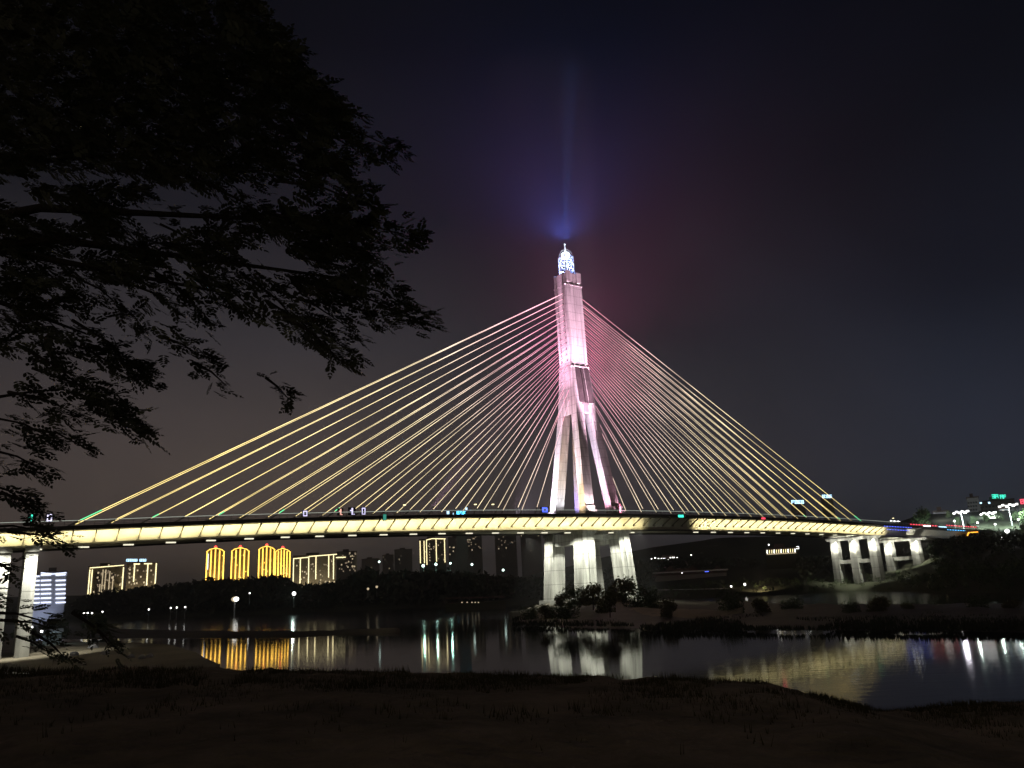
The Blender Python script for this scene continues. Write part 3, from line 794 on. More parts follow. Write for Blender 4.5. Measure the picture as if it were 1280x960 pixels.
def inside(x, y):
    c = False; n = len(MASS); j = n-1
    for i in range(n):
        (xi, yi), (xj, yj) = MASS[i], MASS[j]
        if (yi > y) != (yj > y) and x < (xj-xi)*(y-yi)/(yj-yi)+xi: c = not c
        j = i
    return c
cnt = 0
while cnt < 7600:
    x = r.uniform(-40, 460); y = r.uniform(-30, 440)
    if not inside(x, y): continue
    if any(((x+10-a)/(c))**2+((y-b_)/(d_))**2 < 1 for a, b_, c, d_ in HOLES): continue
    if y > 215 and nz(x*.014, y*.035, 1, 4) < -.14+.25*(y < 260): continue
    if y > 120 and x > 250 and nz(x*.02, y*.05, 1, 8) < -.32: continue
    cnt += 1
    p = onY(x, y, r.uniform(7, 13)); frond(p, Vector((1, r.gauss(0,.7), r.gauss(-.12,.45))), r.uniform(.14,.30))
lf.build('crown', M['leaftree'], tree)
limb = [(-9.5,6.5,8.2),(-9.3,6.8,11),(-8.6,7.3,13.5),(-7.2,8,15.6)]
br.tube([Vector(p)-TO for p in limb], [.34,.28,.2,.13], 10)
for (px, py, Y) in ((400,170,10),(450,290,9),(470,360,9.5),(330,380,8.5),(150,430,9),(90,500,8.6),(20,570,8.4),(250,200,10)):
    e = onY(px-40, py-12, Y); s0 = Vector(limb[2 if py < 500 else 1]); m1 = s0.lerp(e,.5)+Vector((0,0,.5 if py < 500 else .2))
    br.tube([s0-TO, m1-TO, e-TO], [.09,.05,.012], 6)
br.build('trunk', M['bark'], tree, True)

# ================================================================== far buildings
class Facade:
    """A building face seen square on; pixel positions become metres on that face."""
    def __init__(s, name, label, cat, xc, D, ztop_px, group=None, turn=0.0):
        r_ = ray(xc, hor(xc)); d = Vector((r_.x, r_.y, 0)).normalized(); s.d = d; s.n = Matrix.Rotation(turn, 3, 'Z') @ (-d); s.r = Vector((-s.n.y, s.n.x, 0))
        s.o = Vector((d.x*D, d.y*D, 0)); s.xc = xc; s.D = D
        s.g = ground_z(xc, D)-2.5
        ang = math.atan2(s.r.y, s.r.x); s.root = empty(name, (s.o.x, s.o.y, s.g), ang); tag(s.root, label, cat, group)
    def at(s, px, py, off=0.0):
        r_ = ray(px, py); t = (s.o-CAM).dot(s.n)/r_.dot(s.n); p = CAM+r_*t; q_ = p-s.o
        return Vector((q_.dot(s.r), -off, p.z-s.g))
    def wall(s, px0, px1, ytop, depth, m, name='wall', y0=0.0, roof=True):
        xm = (px0+px1)/2; a = s.at(px0, ytop).x; b_ = s.at(px1, ytop).x; z = s.at(xm, ytop).z
        k = MB(); k.box(a, b_, y0, y0+depth, 0, z); o = k.build(name, m, s.root)
        if roof:
            k = MB(); w = (b_-a); k.box(a-.3, b_+.3, y0-.3, y0+depth+.3, z+.002, z+.9); k.box(a+w*.3, a+w*.6, y0+depth*.3, y0+depth*.7, z+.95, z+3.5); k.build('roof', M['roof'], s.root)
        return o
    def strip(s, px0, py0, px1, py1, m, w=.5, name='light_strip', off=.3, parent=None):
        k = MB(); A = s.at(px0, py0, off); B = s.at(px1, py1, off)
        if abs(px1-px0) < 6 and abs(py1-py0) > 10: B.x = A.x
        k.bar(A, B, w); return k.build(name, m, parent or s.root)
    def dot(s, px, py, m, w=1.2, h=1.5, name='lit_window', off=.15):
        k = MB(); a = s.at(px, py); k.box(a.x-w/2, a.x+w/2, -off, off*.5, a.z-h/2, a.z+h/2); return k.build(name, m, s.root)
    def windows(s, px0, px1, py0, py1, nx_, ny_, m, w, h, name='window_row', off=.06):
        for j in range(ny_):
            for i in range(nx_):
                a = s.at(px0+(px1-px0)*(i+.5)/nx_, py0+(py1-py0)*(j+.5)/ny_); z = s.at((px0+px1)/2, py0+(py1-py0)*(j+.5)/ny_).z
                k = MB(); k.box(a.x-w/2, a.x+w/2, -off, off, z-h/2, z+h/2); k.build('window', m, s.root)
def street_lamp(px, py, D, h, lb, m, size=.5, power=0, col=(1,1,1), group='small street lamps along the far shore', name='street_lamp', head=None):
    p = onD(px, py, D); g = p.z-h; root = empty(name, (p.x, p.y, g)); tag(root, lb, 'street lamp', group)
    k = MB(); k.tube([(0,0,0),(0,0,h)], [.14,.08], 6); k.build('pole', M['rail'], root)
    k = MB(); k.sphere((0,0,h+size*.6), size, 10, 6); k.build('lamp_head', m, root)
    if power: lamp('POINT', (p.x, p.y-1.5, p.z+.8), power, col, size=.5, name='lamp_light')
    return root
def wash(F, px, ytop, power, col, off=14):  # added spot without a fitting, lifts the otherwise dark facade
    a = F.at(px, ytop); lamp('SPOT', (a.x, -off, max(4, a.z-46)), power, col, (a.x, 0, a.z-8), size=.6, spot=130, blend=.8, name='added_facade_wash', parent=F.root)
# 1 office with white light bands
F = Facade('office_block', 'office block with rows of cold white light bands just right of the left bridge pier', 'building', 56, 620, 716)
F.wall(30,50,719,22,M['bldg3']); F.wall(50.3,84,715.5,24,M['bldg3'])
for j in range(7):
    y = 720+j*5.5
    for (x0, x1) in ((30,38.5),(40.5,49.5),(51,64),(69.5,82)):
        F.strip(x0, y+.3-(1.5 if x0 > 50 and j == 0 else 0)+(.4 if x0<45 else 0), x1, y-(1.5 if x0 > 50 and j == 0 else 0)+(.3 if x0<45 else -.2), M['g_ice'], 1.0, 'light_band')
F.strip(51,716,66,717.5,M['g_ice'],.7,'light_band'); F.strip(66,717.5,83,715.8,M['g_ice'],.7,'light_band')
wash(F,57,716,12000,(.6,.7,1))
# 2 apartments
F = Facade('apartment_block', 'wide dark apartment block edged in dim gold lines, left of the rooftop sign', 'building', 133, 760, 708)
F.wall(111,156,708.5,20,M['bldg2'])
for q_ in range(22): F.dot(rnd.uniform(118,153), rnd.uniform(712,742), M['g_windim'], 1.0, 1.2)
F.strip(112,710,155,706.5,M['g_pale'],.7)
for (x, y0, y1, s_) in ((112.5,712,746,1),(115.5,712,745,1),(125,730,743,0),(129,712,744,0),(132.5,712,743,0),(137.5,714,742,0),(141.5,720,740,0),(154.5,709,741,1)):
    F.strip(x, y0, x-2.0, y1, M['g_window'] if not s_ else M['g_pale'], .8)
for (x, y) in ((117,740),(123,716),(122,722),(132,715),(140,722),(150,731),(136,706.5)): F.dot(x, y, M['g_window'])
wash(F,122,708,26000,(1,.8,.4)); wash(F,145,708,26000,(1,.8,.4))
F = Facade('apartment_block', 'dark apartment block with a bright pale blue rooftop sign and three gold edge lines', 'building', 178, 780, 704)
F.wall(159,197,705,20,M['bldg2'])
for q_ in range(16): F.dot(rnd.uniform(160,195), rnd.uniform(707,732), M['g_windim'], 1.0, 1.2)
for (x0, y0, y1) in ((168.5,705,727),(185,705,732),(195.5,704,734)): F.strip(x0, y0, x0-1.4, y1, M['g_pale'], .9)
F.strip(167,705,175,705,M['g_pale'],.9); F.strip(180,704.6,190,704.6,M['g_pale'],.9)
for (x, y) in ((162.5,712),(162,717),(162,722),(161.5,728),(168,729.5),(171,729),(180,728),(176,721),(189,713),(172,713)): F.dot(x, y, M['g_window'])
wash(F,178,704,32000,(1,.8,.45))
k = MB()
for i in range(9):
    x = 159.3+i*2.75
    if i == 5: continue
    a = F.at(x, 700.3)
    for (dx, dz_, w_, h_) in ((0,.9,1.7,.35),(0,-.9,1.7,.35),(0,0,1.5,.35),(-.75,0,.35,2.0),(.75,0,.35,2.0)): k.box(a.x+dx-w_/2,a.x+dx+w_/2,-.25,.1,a.z+dz_-h_/2,a.z+dz_+h_/2)
F_s = k.build('rooftop_sign', M['g_sky'], F.root)
# 3 four gold towers
def goldtower(x0, x1, ytop, ybase, D, lb, n=5, extra=False):
    F = Facade('high_rise_tower', lb, 'tower block', (x0+x1)/2, D, ytop, 'gold lit tower blocks')
    F.wall(x0, x1, ytop+4, 20, M['bldg2'])
    for i in range(n):
        x = x0+1+(x1-x0-2)*i/(n-1); t = abs(i/(n-1)-.5)*2
        F.strip(x, ytop+1+4*t, x-1.0, ybase, M['g_gold'], 1.55)
    xm = (x0+x1)/2
    F.strip(x0, ytop+5, x0+4, ytop+2, M['g_gold'], 1.0); F.strip(x0+4, ytop+2, xm, ytop, M['g_gold'], 1.0)
    F.strip(xm, ytop, x1-4, ytop+2, M['g_gold'], 1.0); F.strip(x1-4, ytop+2, x1, ytop+5, M['g_gold'], 1.0)
    wash(F,(x0+x1)/2,ytop,60000,(1,.6,.15),20)
    for q_ in range(16): F.dot(rnd.uniform(x0+1.5,x1-1.5), rnd.uniform(ytop+7,ybase-2), M['g_gold'] if rnd.random() < .4 else M['g_windim'], 1.1, 1.3)
    a = F.at(xm, ytop-2); k = MB(); k.bar((a.x,8,a.z-6),(a.x,8,a.z),.5); mast = k.build('mast', M['black'], F.root)
    k = MB(); k.sphere((a.x,8,a.z-.5), 2.1, 10, 6); k.build('beacon', M['g_red'], mast)
    return F
F = goldtower(258,281,685,728,1150,'leftmost of the four gold striped tower blocks, with one white strip')
F.strip(260.5,692,260,712,M['g_ice'],1.1)
goldtower(289,312,684.5,728,1150,'second gold striped tower block from the left, standing apart with a red beacon on top')
goldtower(323,344,682.5,726,1130,'third gold striped tower block from the left, tallest, touching its neighbour')
goldtower(343.5,363.5,685.5,722,1180,'rightmost gold striped tower block, partly behind the tallest one',6)
# 4 white outlined slab
F = Facade('apartment_slab', 'wide slab block outlined by pale light lines right of the gold tower blocks', 'building', 396, 900, 694)
F.wall(366.5,420,694.5,18,M['bldg2'])
for q_ in range(26): F.dot(rnd.uniform(368,418), rnd.uniform(699,728), M['g_windim'] if rnd.random() < .7 else M['g_window'], 1.1, 1.3)
F.strip(366.5,698.5,386,696.5,M['g_pale'],.9); F.strip(386,695.6,421,692.8,M['g_pale'],.9)
for (x, y0, y1) in ((367,699,731),(375.5,698,734),(386,696,733),(395,695,724),(411,694,722),(417,693.5,724)): F.strip(x, y0, x+.2, y1, M['g_pale'], .95)
F.strip(372,735.5,402,733.5,M['g_pale'],.9)
wash(F,381,695,24000,(1,.85,.5)); wash(F,408,694,24000,(1,.85,.5))
for (x, y) in ((391,705),(380,722),(381,715),(400,729),(412,727),(371,707)): F.dot(x, y, M['g_window'])
F = Facade('apartment_block', 'dark block with scattered lit windows right of the pale outlined slab', 'building', 430, 930, 688)
F.wall(421,446,690,18,M['bldg'])
F.strip(420,697,432,696.5,M['g_pale'],1.0)
for i in range(30): F.dot(rnd.uniform(422,445), rnd.uniform(690,714), M['g_window'] if rnd.random() < .5 else M['g_windim'], 1.3, 1.5)
# 5 silhouettes
def dull(x0, x1, yt, D, lb, n, m=M['bldg'], cat='building', y1=None):
    F = Facade('apartment_block', lb, cat, (x0+x1)/2, D, yt); F.wall(x0, x1, yt, 20, m)
    for i in range(n):
        F.dot(rnd.uniform(x0+1, x1-1), rnd.uniform(yt+2, y1 or yt+26), M['g_window'] if rnd.random() < .45 else M['g_windim'], 1.2, 1.5)
    return F
dull(452,474,699,1300,'faint grey block behind the trees between the lit slab and the stepped block',3)
dull(478,492,694,1400,'lower grey half of the faint stepped block left of the white framed tower',4)
dull(493,515,687,1420,'taller faint grey block just left of the white framed tower',4)
dull(560,578,672,1000,'dark block right of the white framed tower with a few lit windows',12)
dull(580,602,669,1050,'dark block under the girder with a column of lit windows',14)
dull(618,645,668,1100,'dark block under the girder halfway to the tower piers with two bright windows',10)
dull(650,676,664,1250,'dark block immediately left of the tower piers',5)
F = Facade('framed_tower', 'tower block drawn in tall white vertical lines with a lit roof edge under the girder', 'tower block', 541, 900, 673)
F.wall(524,557,674,18,M['bldg2'])
for q_ in range(16): F.dot(rnd.uniform(526,555), rnd.uniform(678,703), M['g_windim'] if rnd.random() < .7 else M['g_window'], 1.1, 1.3)
for (x, y0, y1) in ((525,676,704),(530,676,704),(533,675,706),(545,674,702),(555.5,674,703)): F.strip(x, y0, x+.2, y1, M['g_pale'], .85)
F.strip(533,675,540,673.3,M['g_pale'],.9); F.strip(540,673.3,557,673.6,M['g_pale'],.9)
for i in range(7): F.dot(537, 680+i*3.4, M['g_window'], .9, 1.2)
# signs that show above the deck: on dark blocks behind
def signblock(x0, x1, yt, D, lb, gl, m, glyph=True, depth=10):
    F = Facade('sign_block', lb, 'building', (x0+x1)/2, D, yt); F.wall(x0-1, x1+1, yt+3.5 if glyph else yt, depth, M['bldg'])
    return F
def glyphs(F, x0, x1, yc, n, hpx, m, seed):
    rr = random.Random(seed); k = MB(); w = (x1-x0)/n
    for i in range(n):
        a = F.at(x0+w*(i+.5), yc); px_m = F.D/FOC; ww = w*px_m*.8; hh = hpx*px_m; t = .2*hh
        k.box(a.x-ww/2,a.x+ww/2,-.5,-.2,a.z+hh/2-t,a.z+hh/2); 
        if rr.random() < .7: k.box(a.x-ww/2,a.x+ww/2,-.5,-.2,a.z-hh/2,a.z-hh/2+t)
        k.box(a.x-ww*.4,a.x+ww*.4,-.5,-.2,a.z-t/2,a.z+t/2)
        xo = rr.choice((-.35,0,.3)); k.box(a.x+xo*ww-t*.4,a.x+xo*ww+t*.4,-.52,-.2,a.z-hh/2,a.z+hh/2)
        xo = rr.choice((-.4,.38)); k.box(a.x+xo*ww-t*.4,a.x+xo*ww+t*.4,-.54,-.2,a.z-hh/2,a.z+hh*.3)
    k.build('sign_characters', m, F.root)
F = signblock(570,582,638,560,'dark block behind the deck carrying a bright cyan and blue sign', 1, None); glyphs(F,570.5,582,641.5,3,4.5,M['g_cyan'],1)
F.dot(560,640.8,M['g_sky'],1.8,2,'lamp'); F.dot(583,636,M['g_sky'],1.2,1.6,'lamp'); F.strip(567,644,566,640,M['g_sky'],.5,'sign_bracket')
F = signblock(989,1005,627,700,'dark block with a white-blue rooftop sign behind the right cables', 1, None); glyphs(F,989,1005,627.5,4,4,M['g_sky'],2)
F = signblock(1027,1040,620,760,'dark block with a small blue-white rooftop sign at the outermost right cable', 1, None); glyphs(F,1027.5,1040,620.5,3,3.6,M['g_sky'],3)
# right district
F = Facade('grey_tower_block', 'plain grey block standing above the floodlit trees on the right', 'building', 1215, 640, 622)
F.wall(1208,1223,622.5,14,M['bldg3']); F.windows(1209,1222,626,644,4,4,M['glass'],1.2,1.3)
F = Facade('terraced_house', 'pale house with stacked balconies left of the tall floodlight masts', 'building', 1174, 560, 636)
F.wall(1166,1185,640,12,M['bldg3'])
for j in range(3): F.strip(1166,644+j*4,1185,643+j*4,M['steel'],.5,'balcony',.8)
F.windows(1167,1184,643,655,4,2,M['g_windim'],1.2,1.0)
lamp('POINT', tuple(onD(1176,641,535)), 2500, (.85,.8,.9), size=1.5, name='house_fill')  # added fill that lifts the dark terraced house
F = Facade('hotel_block', 'wide block with a teal two-word rooftop sign at the far right', 'building', 1246, 700, 624)
F.wall(1224,1268,626,14,M['bldg']); glyphs(F,1240,1248,620.5,2,4.2,M['g_teal'],5); glyphs(F,1250,1257.5,621,2,4.2,M['g_teal'],6)
for x in (1226,1236.5): F.dot(x,628.5,M['g_sky'],1.3,1.3,'lamp')
F.windows(1226,1266,630,640,9,2,M['glass'],1.4,1.3)
F = Facade('shop_block', 'low building at the right edge with a red lit sign', 'building', 1281, 620, 624); F.wall(1272,1300,630,14,M['bldg']); glyphs(F,1275.5,1288,627,3,5,M['g_rose'],7)
for (x0, x1, yt, D_, nx_, lb_) in ((1187,1197,646,590,3,'small pale house between the terraced house and the leftmost mast'),(1224,1233,640,600,3,'pale four-storey house right of the plain grey block'),(1249,1262,636,610,4,'pale house with lit windows behind the tallest mast'),(1266,1276,642,560,3,'low white house at the right edge above the trees')):
    F = Facade('pale_house', lb_, 'house', (x0+x1)/2, D_, yt, 'pale houses on the right hillside'); F.wall(x0,x1,yt,10,M['bldg3'])
    for i_ in range(nx_):
        for j_ in range(3): F.dot(x0+1.6+(x1-x0-3.2)*i_/(nx_-1), yt+3+j_*3.6, (M['g_window'],M['g_windim'],M['glass'],M['g_mint2'])[rnd.randrange(4)], 1.3, 1.1, 'window')
    a_ = F.at((x0+x1)/2, yt+6); lamp('SPOT', (a_.x, -9, a_.z), 3500, (.85,1,.95), (a_.x,0,a_.z), size=.8, spot=140, name='house_fill', parent=F.root)  # added fill in front of the wall, brightens the pale house
for (px_, py_, lb_) in ((1193,652,'small white lamp among the trees left of the masts'),(1222,654,'small white lamp between the first two masts'),(1244,656,'small white lamp under the middle mast'),(1273,650,'small white lamp near the right edge above the trees')):
    street_lamp(px_, py_, 495, 5, lb_, M['g_white'], .5, 1200, (.8,1,.9), group='street lamps on the right hillside')
F = Facade('riverside_kiosk', 'small building with a glowing cyan shopfront at the right edge', 'building', 1274, 480, 664); F.wall(1270,1292,664,10,M['bldg'])
F.strip(1271,668,1290,667,M['g_cyan'],1.2,'shopfront'); F.strip(1271,672.5,1290,672,M['g_teal'],1.0,'shopfront')
lamp('POINT', tuple(onD(1272,670,468)), 2500, (.2,.85,1), size=1, name='shop_light')
# riverside terraces, lanterns and lit colonnade
F = Facade('riverside_building', 'long low building with a row of bright white lamps right of the tower', 'building', 838, 640, 697)
F.wall(812,866,699,12,M['bldg2'])
for x in (814.5,819,823,825.5,827,829.5,831,835,838,841,843,846.5,848.5): F.dot(x, 698+rnd.uniform(-1.2,1), M['g_white'], .9, .9, 'wall_lamp')
F = Facade('riverside_building', 'low building with five small white lamps and one bright one, further right', 'building', 883, 650, 694)
F.wall(860,904,696.5,12,M['bldg2'])
for x in (864,868.5,877,879.5,889,896,902): F.dot(x, 694.5+rnd.uniform(-.8,1.5), M['g_white'], .9, .9, 'wall_lamp')
F.strip(876,697,885,696.6,M['g_window'],.7,'light_strip')
F = Facade('colonnade_hall', 'hall with a brightly lit white colonnade under the right part of the girder', 'building', 977, 500, 687)
F.wall(956,998,686.5,12,M['hill'])
for i in range(13): F.strip(959+i*2.9, 687.6-i*.15, 959+i*2.9, 692-i*.15, M['g_pale'] if i % 3 else M['g_white'], .35, 'lit_column', .5)
F.strip(958.5,693,995,691,M['g_window'],.4,'lit_plinth',.5); F.dot(997,684.5,M['g_white'],1.4,1.4,'wall_lamp'); F.dot(961,681,M['g_white'],.7,.7,'wall_lamp')
F = Facade('terrace_pavilion', 'long upper pavilion with a pale curved eave and a violet lamp on the far shore', 'building', 862, 470, 713)
F.wall(818,908,718,8,M['bldg']); F.strip(816,716.5,910,711.8,M['rail'],.8,'eave',1.2)
F.dot(852.5,716.5,M['g_white'],.6,.6,'wall_lamp'); F.dot(857.5,717,M['g_white'],.6,.6,'wall_lamp'); F.dot(883.5,714.6,M['g_blue'],2.2,1.1,'wall_lamp')
for x in (838,866,897):
    a = F.at(x, 714); k = MB(); k.add([(a.x-3.5,-1,a.z),(a.x+3.5,-1,a.z),(a.x+3.5,6,a.z),(a.x-3.5,6,a.z),(a.x,2.5,a.z+3.4)], [(0,1,4),(1,2,4),(2,3,4),(3,0,4),(3,2,1,0)]); k.build('pyramid_roof', M['roof'], F.root)
F = Facade('promenade_wall', 'long russet wall and terrace along the water of the far shore', 'wall', 900, 385, 737)
F.wall(820,970,738,5,M['brickwall'],roof=False); F.strip(820,737.5,966,734.6,M['rail'],.35,'coping',.4)
F.dot(914,733,M['g_white'],.7,.7,'wall_lamp'); F.dot(931,730.5,M['g_white'],.9,1.0,'wall_lamp'); F.dot(964.5,741.5,M['g_white'],.5,.5,'wall_lamp')
lamp('SPOT', tuple(onD(950,728,366)), 6000, (1,.72,.45), tuple(onD(952,738,384)), size=.4, spot=110, name='wall_light')
F = Facade('boat_landing', 'long dark landing stage with faint lamps on the far shore left of the tower island', 'landing stage', 592, 350, 745)
F.wall(556,632,752.5,6,M['hill'],roof=False); F.strip(556,748,630,746,M['roof'],.5,'eave',1)
for x in (577.5,584,590,594,598): F.dot(x,753,M['g_window'],.45,.45,'wall_lamp')
F = Facade('kiosk', 'small glowing white round kiosk in the dark trees left of the pale outlined slab', 'kiosk', 293, 520, 745)
a = F.at(293.5,749); k = MB(); k.sphere((a.x,-12,a.z), 2.0, 12, 8, .75); k.build('lit_canopy', M['g_window'], F.root)
k = MB(); k.sphere((a.x+.8,-13.6,a.z), 1.5, 10, 6, .85); k.build('lamp_globe', M['g_white'], F.root); k = MB(); k.tube([(a.x,-12,0),(a.x,-12,a.z-1)], .5, 8); k.build('post', M['rail'], F.root)

# street lamps: pole + head; lit ones with a real lamp for the bright ones
M['g_mint'] = glow('mint_lamp', (.75,1,.9), 2.6)
for i, (px, py, s, lb) in enumerate(((529,708.5,1.0,'upper left of the four mint lamps under the white framed tower'),(545,706.5,.9,'mint lamp directly right below the white framed tower'),(563,705,.7,'small mint lamp right of the white framed tower'),(530,721.5,.8,'lowest of the mint lamps, close to the water left of the landing stage'),(590,706.5,.8,'pale lamp in the trees behind the landing stage'),(629,713.5,.8,'single bright lamp in the dark left of the tower piers'),(642,725,.5,'small lamp low on the far shore just left of the tower island'),(474,703,.7,'small pale lamp in front of the faint grey blocks'))):
    street_lamp(px, py, 520, 9, lb, M['g_mint'], s, 900 if i in (0,1,2) else 0, (.5,1,.8))
street_lamp(367.5,743.5,470,7,'bright white waterside lamp below the left edge of the pale outlined slab',M['g_white'],1.1,1200,(.7,1,.9))
for (px, py, lb) in ((105,767,'leftmost of the four small lamps clustered on the far left shore'),(109.5,767,'second of the four clustered small lamps on the far left shore'),(115,767,'third of the four clustered small lamps on the far left shore'),(128,765.5,'small lamp right of the cluster on the far left shore'),(186,762.5,'lone lamp below the block with the rooftop sign'),(213.5,760.5,'left of three lamps in a row on the wooded shore'),(221,760,'middle of three lamps in a row on the wooded shore'),(231.5,759.5,'right of three lamps in a row on the wooded shore'),(312,742,'tiny lamp right of the glowing kiosk')):
    street_lamp(px, py, 470, 6, lb, M['g_white'], .42)
lp = street_lamp(1147.5,733.5,352,5,'blue-white waterside lamp below the approach of the bridge on the right',glow('blue_white_lamp',(.35,.5,1),5),.8,1800,(.4,.5,1))
for (px, py, lb) in ((460,737,'curved pale lamp low on the dark wooded shore'),(471,734.5,'brighter end lamp next to the curved one on the wooded shore')):
    street_lamp(px, py, 470, 5, lb, M['g_window'], .7)
# high masts with lamp crossheads
def mast(px, py, D, h, w, lb):
    p = onD(px, py, D); root = empty('floodlight_mast', (p.x, p.y, p.z-h)); root.rotation_euler = (0,0,-math.atan2(p.x,p.y)); tag(root, lb, 'floodlight mast', 'tall floodlight masts on the right shore')
    k = MB(); k.tube([(0,0,0),(0,0,h)], [.3,.16], 8); k.build('pole', M['steel'], root)
    k = MB(); k.bar((-w,0,h),(w,0,h+.4),.3); k.bar((0,-1.5,h),(0,1.5,h),.3); k.build('crossarm', M['rail'], root)
    for i in range(6):
        x = -w+2*w*i/5; k = MB(); k.box(x-.62,x+.62,-.9,.3,h-.9+(i%2)*.7,h-.1+(i%2)*.7); k.build('floodlamp', M['g_white'], root)
    lamp('SPOT', (p.x, p.y-7, p.z-1.2), 60000, (.8,1,.95), (p.x, p.y+2, p.z-h), size=1, spot=150, blend=.6, name='mast_light')
mast(1201,640,500,15,3.4,'leftmost tall floodlight mast with a white lamp cluster above the trees')
mast(1235,641.5,540,12,3.6,'middle, lower floodlight mast with white lamp cluster')
mast(1260,631.5,500,17,4.0,'rightmost and tallest floodlight mast with a tilted white lamp cluster')
street_lamp(1259,665.5,440,6,'bright white lamp in the dark trees at the right edge',M['g_white'],.95,2500)
street_lamp(1253,674,440,4,'small white lamp just below the bright one at the right edge',M['g_white'],.7)
# yellow tube on the slope
a0 = onD(1225,699,400); a1 = onD(1241,705.5,404)
k = MB(); root = empty('light_tube', (a0.x, a0.y, a0.z)); k.bar((0,0,0), a1-a0, .6); k.build('tube', M['g_orange'], root)
k = MB(); k.bar((0,0,-3),(0,0,-.3),.2); k.bar(a1-a0+Vector((0,0,-3)), a1-a0+Vector((0,0,-.3)),.2); k.build('post', M['black'], root)
tag(root, 'slanting amber light tube on the dark slope at the right', 'light tube')

# trees in the lit district and at the shore
tr = []
for i, (px, D, yt, lb) in enumerate(((1150,520,636,'bare-looking grey lit tree left of the terraced house'),(1196,515,648,'floodlit green tree below the leftmost mast'),(1216,515,645,'floodlit green tree below the plain grey block'),(1232,520,650,'pale green tree below the middle mast'),(1249,520,644,'floodlit tree between the middle and tallest masts'),(1268,510,640,'wide green floodlit tree right of the tallest mast'),(1282,500,636,'green tree cut by the right edge of the picture'),(1186,540,640,'grey-green tree beside the terraced house'))):
    g = ground_z(px, D)-.5; top = onD(px, yt, D).z; h = max(5, top-g)
    if i == 0: o = make_tree('broadleaf_tree', lb, (0,0,0), 10, 9, 1500, .5, M['leaf'], 31)
    else: o = copy_tree(tr[0])
    p = onD(px, yt, D); o.location = (p.x, p.y, g); s = h/10; o.scale = (min(s,1.6),min(s,1.6),s); o.rotation_euler = (0,0,i*1.3); o['label'] = lb; o['group'] = 'floodlit trees on the right shore'; tr.append(o)
for (px, D, h, lb) in ((70,300,7,'dark tree on the mud bank right of the left bridge pier'),(118,310,7.5,'dark tree on the mud bank behind the hanging sprays'),(30,280,6,'dark tree right behind the left bridge pier')):
    o = copy_tree(tr[0]); p = onD(px, 790, D); o.location = (p.x, p.y, -.1); s = h/10; o.scale = (s*1.3,s*1.3,s); o['label'] = lb; o['group'] = 'dark trees behind the left pier'

# huts and parked things behind the left pier, rocks on the sand
F = Facade('river_hut', 'low hut with pale lit awning behind the left bridge pier', 'hut', 66, 262, 779)
F.g = 0.2; F.root.location.z = .2
k = MB(); a = F.at(55,782); b1 = F.at(78,782); z = 3.2; k.box(a.x,b1.x,0,5,0,z); k.build('wall', M['bldg'], F.root)
k = MB(); k.hexa([(a.x-.4,-1.6,z+.1),(b1.x+.4,-1.6,z+.1),(b1.x+.4,5.4,z+.9),(a.x-.4,5.4,z+.9)], [(a.x-.4,-1.6,z+.22),(b1.x+.4,-1.6,z+.22),(b1.x+.4,5.4,z+1.02),(a.x-.4,5.4,z+1.02)]); k.build('awning', M['steel'], F.root)
for (x, y) in ((39.5,785),(38.5,790.5),(52,790)): pass
for (px, py, lb) in ((39.5,785,'upper white lamp between the left pier and the hut'),(38.5,790.5,'lower white lamp between the left pier and the hut'),(52,790,'white lamp at the left end of the hut')):
    street_lamp(px, py, 250, 2.6, lb, M['g_white'], .32, 0, group='lamps by the hut behind the left pier')
pl = onD(64,778,255); lamp('SPOT', (pl.x, pl.y-2.5, 6.5), 900, (.6,.9,1), (pl.x, pl.y+3, 3), size=.2, spot=120, name='hut_light')
for i, (px, py, s, lb) in enumerate(((93,820,.9,'pale boulder left of the others on the lit sand'),(116,811,1.1,'pale boulder highest up on the sand'),(131,819,.8,'pale boulder behind the hanging leaf spray'),(163,823,.7,'small boulder in the middle of the sand'),(177,824,.7,'dark boulder near the right part of the sand'),(187,822,.6,'rightmost pale boulder on the sand'))):
    p = onZ(px, py, .3); k = MB(); k.sphere((0,0,0), 1, 10, 7, .7); k.v = [tuple(Vector(v)*(1+.35*noise.noise(Vector(v)*1.3+Vector((i*5,0,0))))) for v in k.v]
    o = k.build('boulder', M['bldg3']); o.location = (p.x, p.y, .6); o.scale = (s,)*3; tag(o, lb, 'boulder', 'boulders on the sand shore')

# things on the deck
def deck_sign(u, y, h, lb, ch, m, w=.9, hh=1.5):
    p = bw(u, y, dz(u)); root = empty('signal_sign', tuple(p), PHI); tag(root, lb, 'signal', 'small lit signals along the deck')
    k = MB(); k.tube([(0,0,0),(0,0,h)], .09, 6); k.build('post', M['black'], root)
    k = MB(); k.box(-w*.75,w*.75,.02,.25,h-.2,h+hh+.2); k.build('panel', M['black'], root)
    k = MB(); t = w*.22
    if ch == '0':
        k.box(-w/2,-w/2+t,-.1,0,h,h+hh); k.box(w/2-t,w/2,-.1,0,h,h+hh); k.box(-w/2+t,w/2-t,-.1,0,h,h+t); k.box(-w/2+t,w/2-t,-.1,0,h+hh-t,h+hh)
    else:
        k.box(-t/2,t/2+.1,-.1,0,h,h+hh); k.box(-w*.4,-t/2,-.1,0,h+hh*.55,h+hh*.7); k.box(t/2+.1,w*.5,-.1,0,h,h+t)
    k.build('numeral', m, root)
deck_sign(u_at(35,-12.2), -12.2, 1.2, 'green lit signal at the left end of the deck above the pier', '1', M['g_teal'], 1.0, 1.6)
deck_sign(u_at(58,-12.2), -12.2, 1.2, 'white lit signal shaped like a nought near the left end of the deck', '0', glow('violet_white',(.75,.7,1),2.2), 1.0, 1.6)
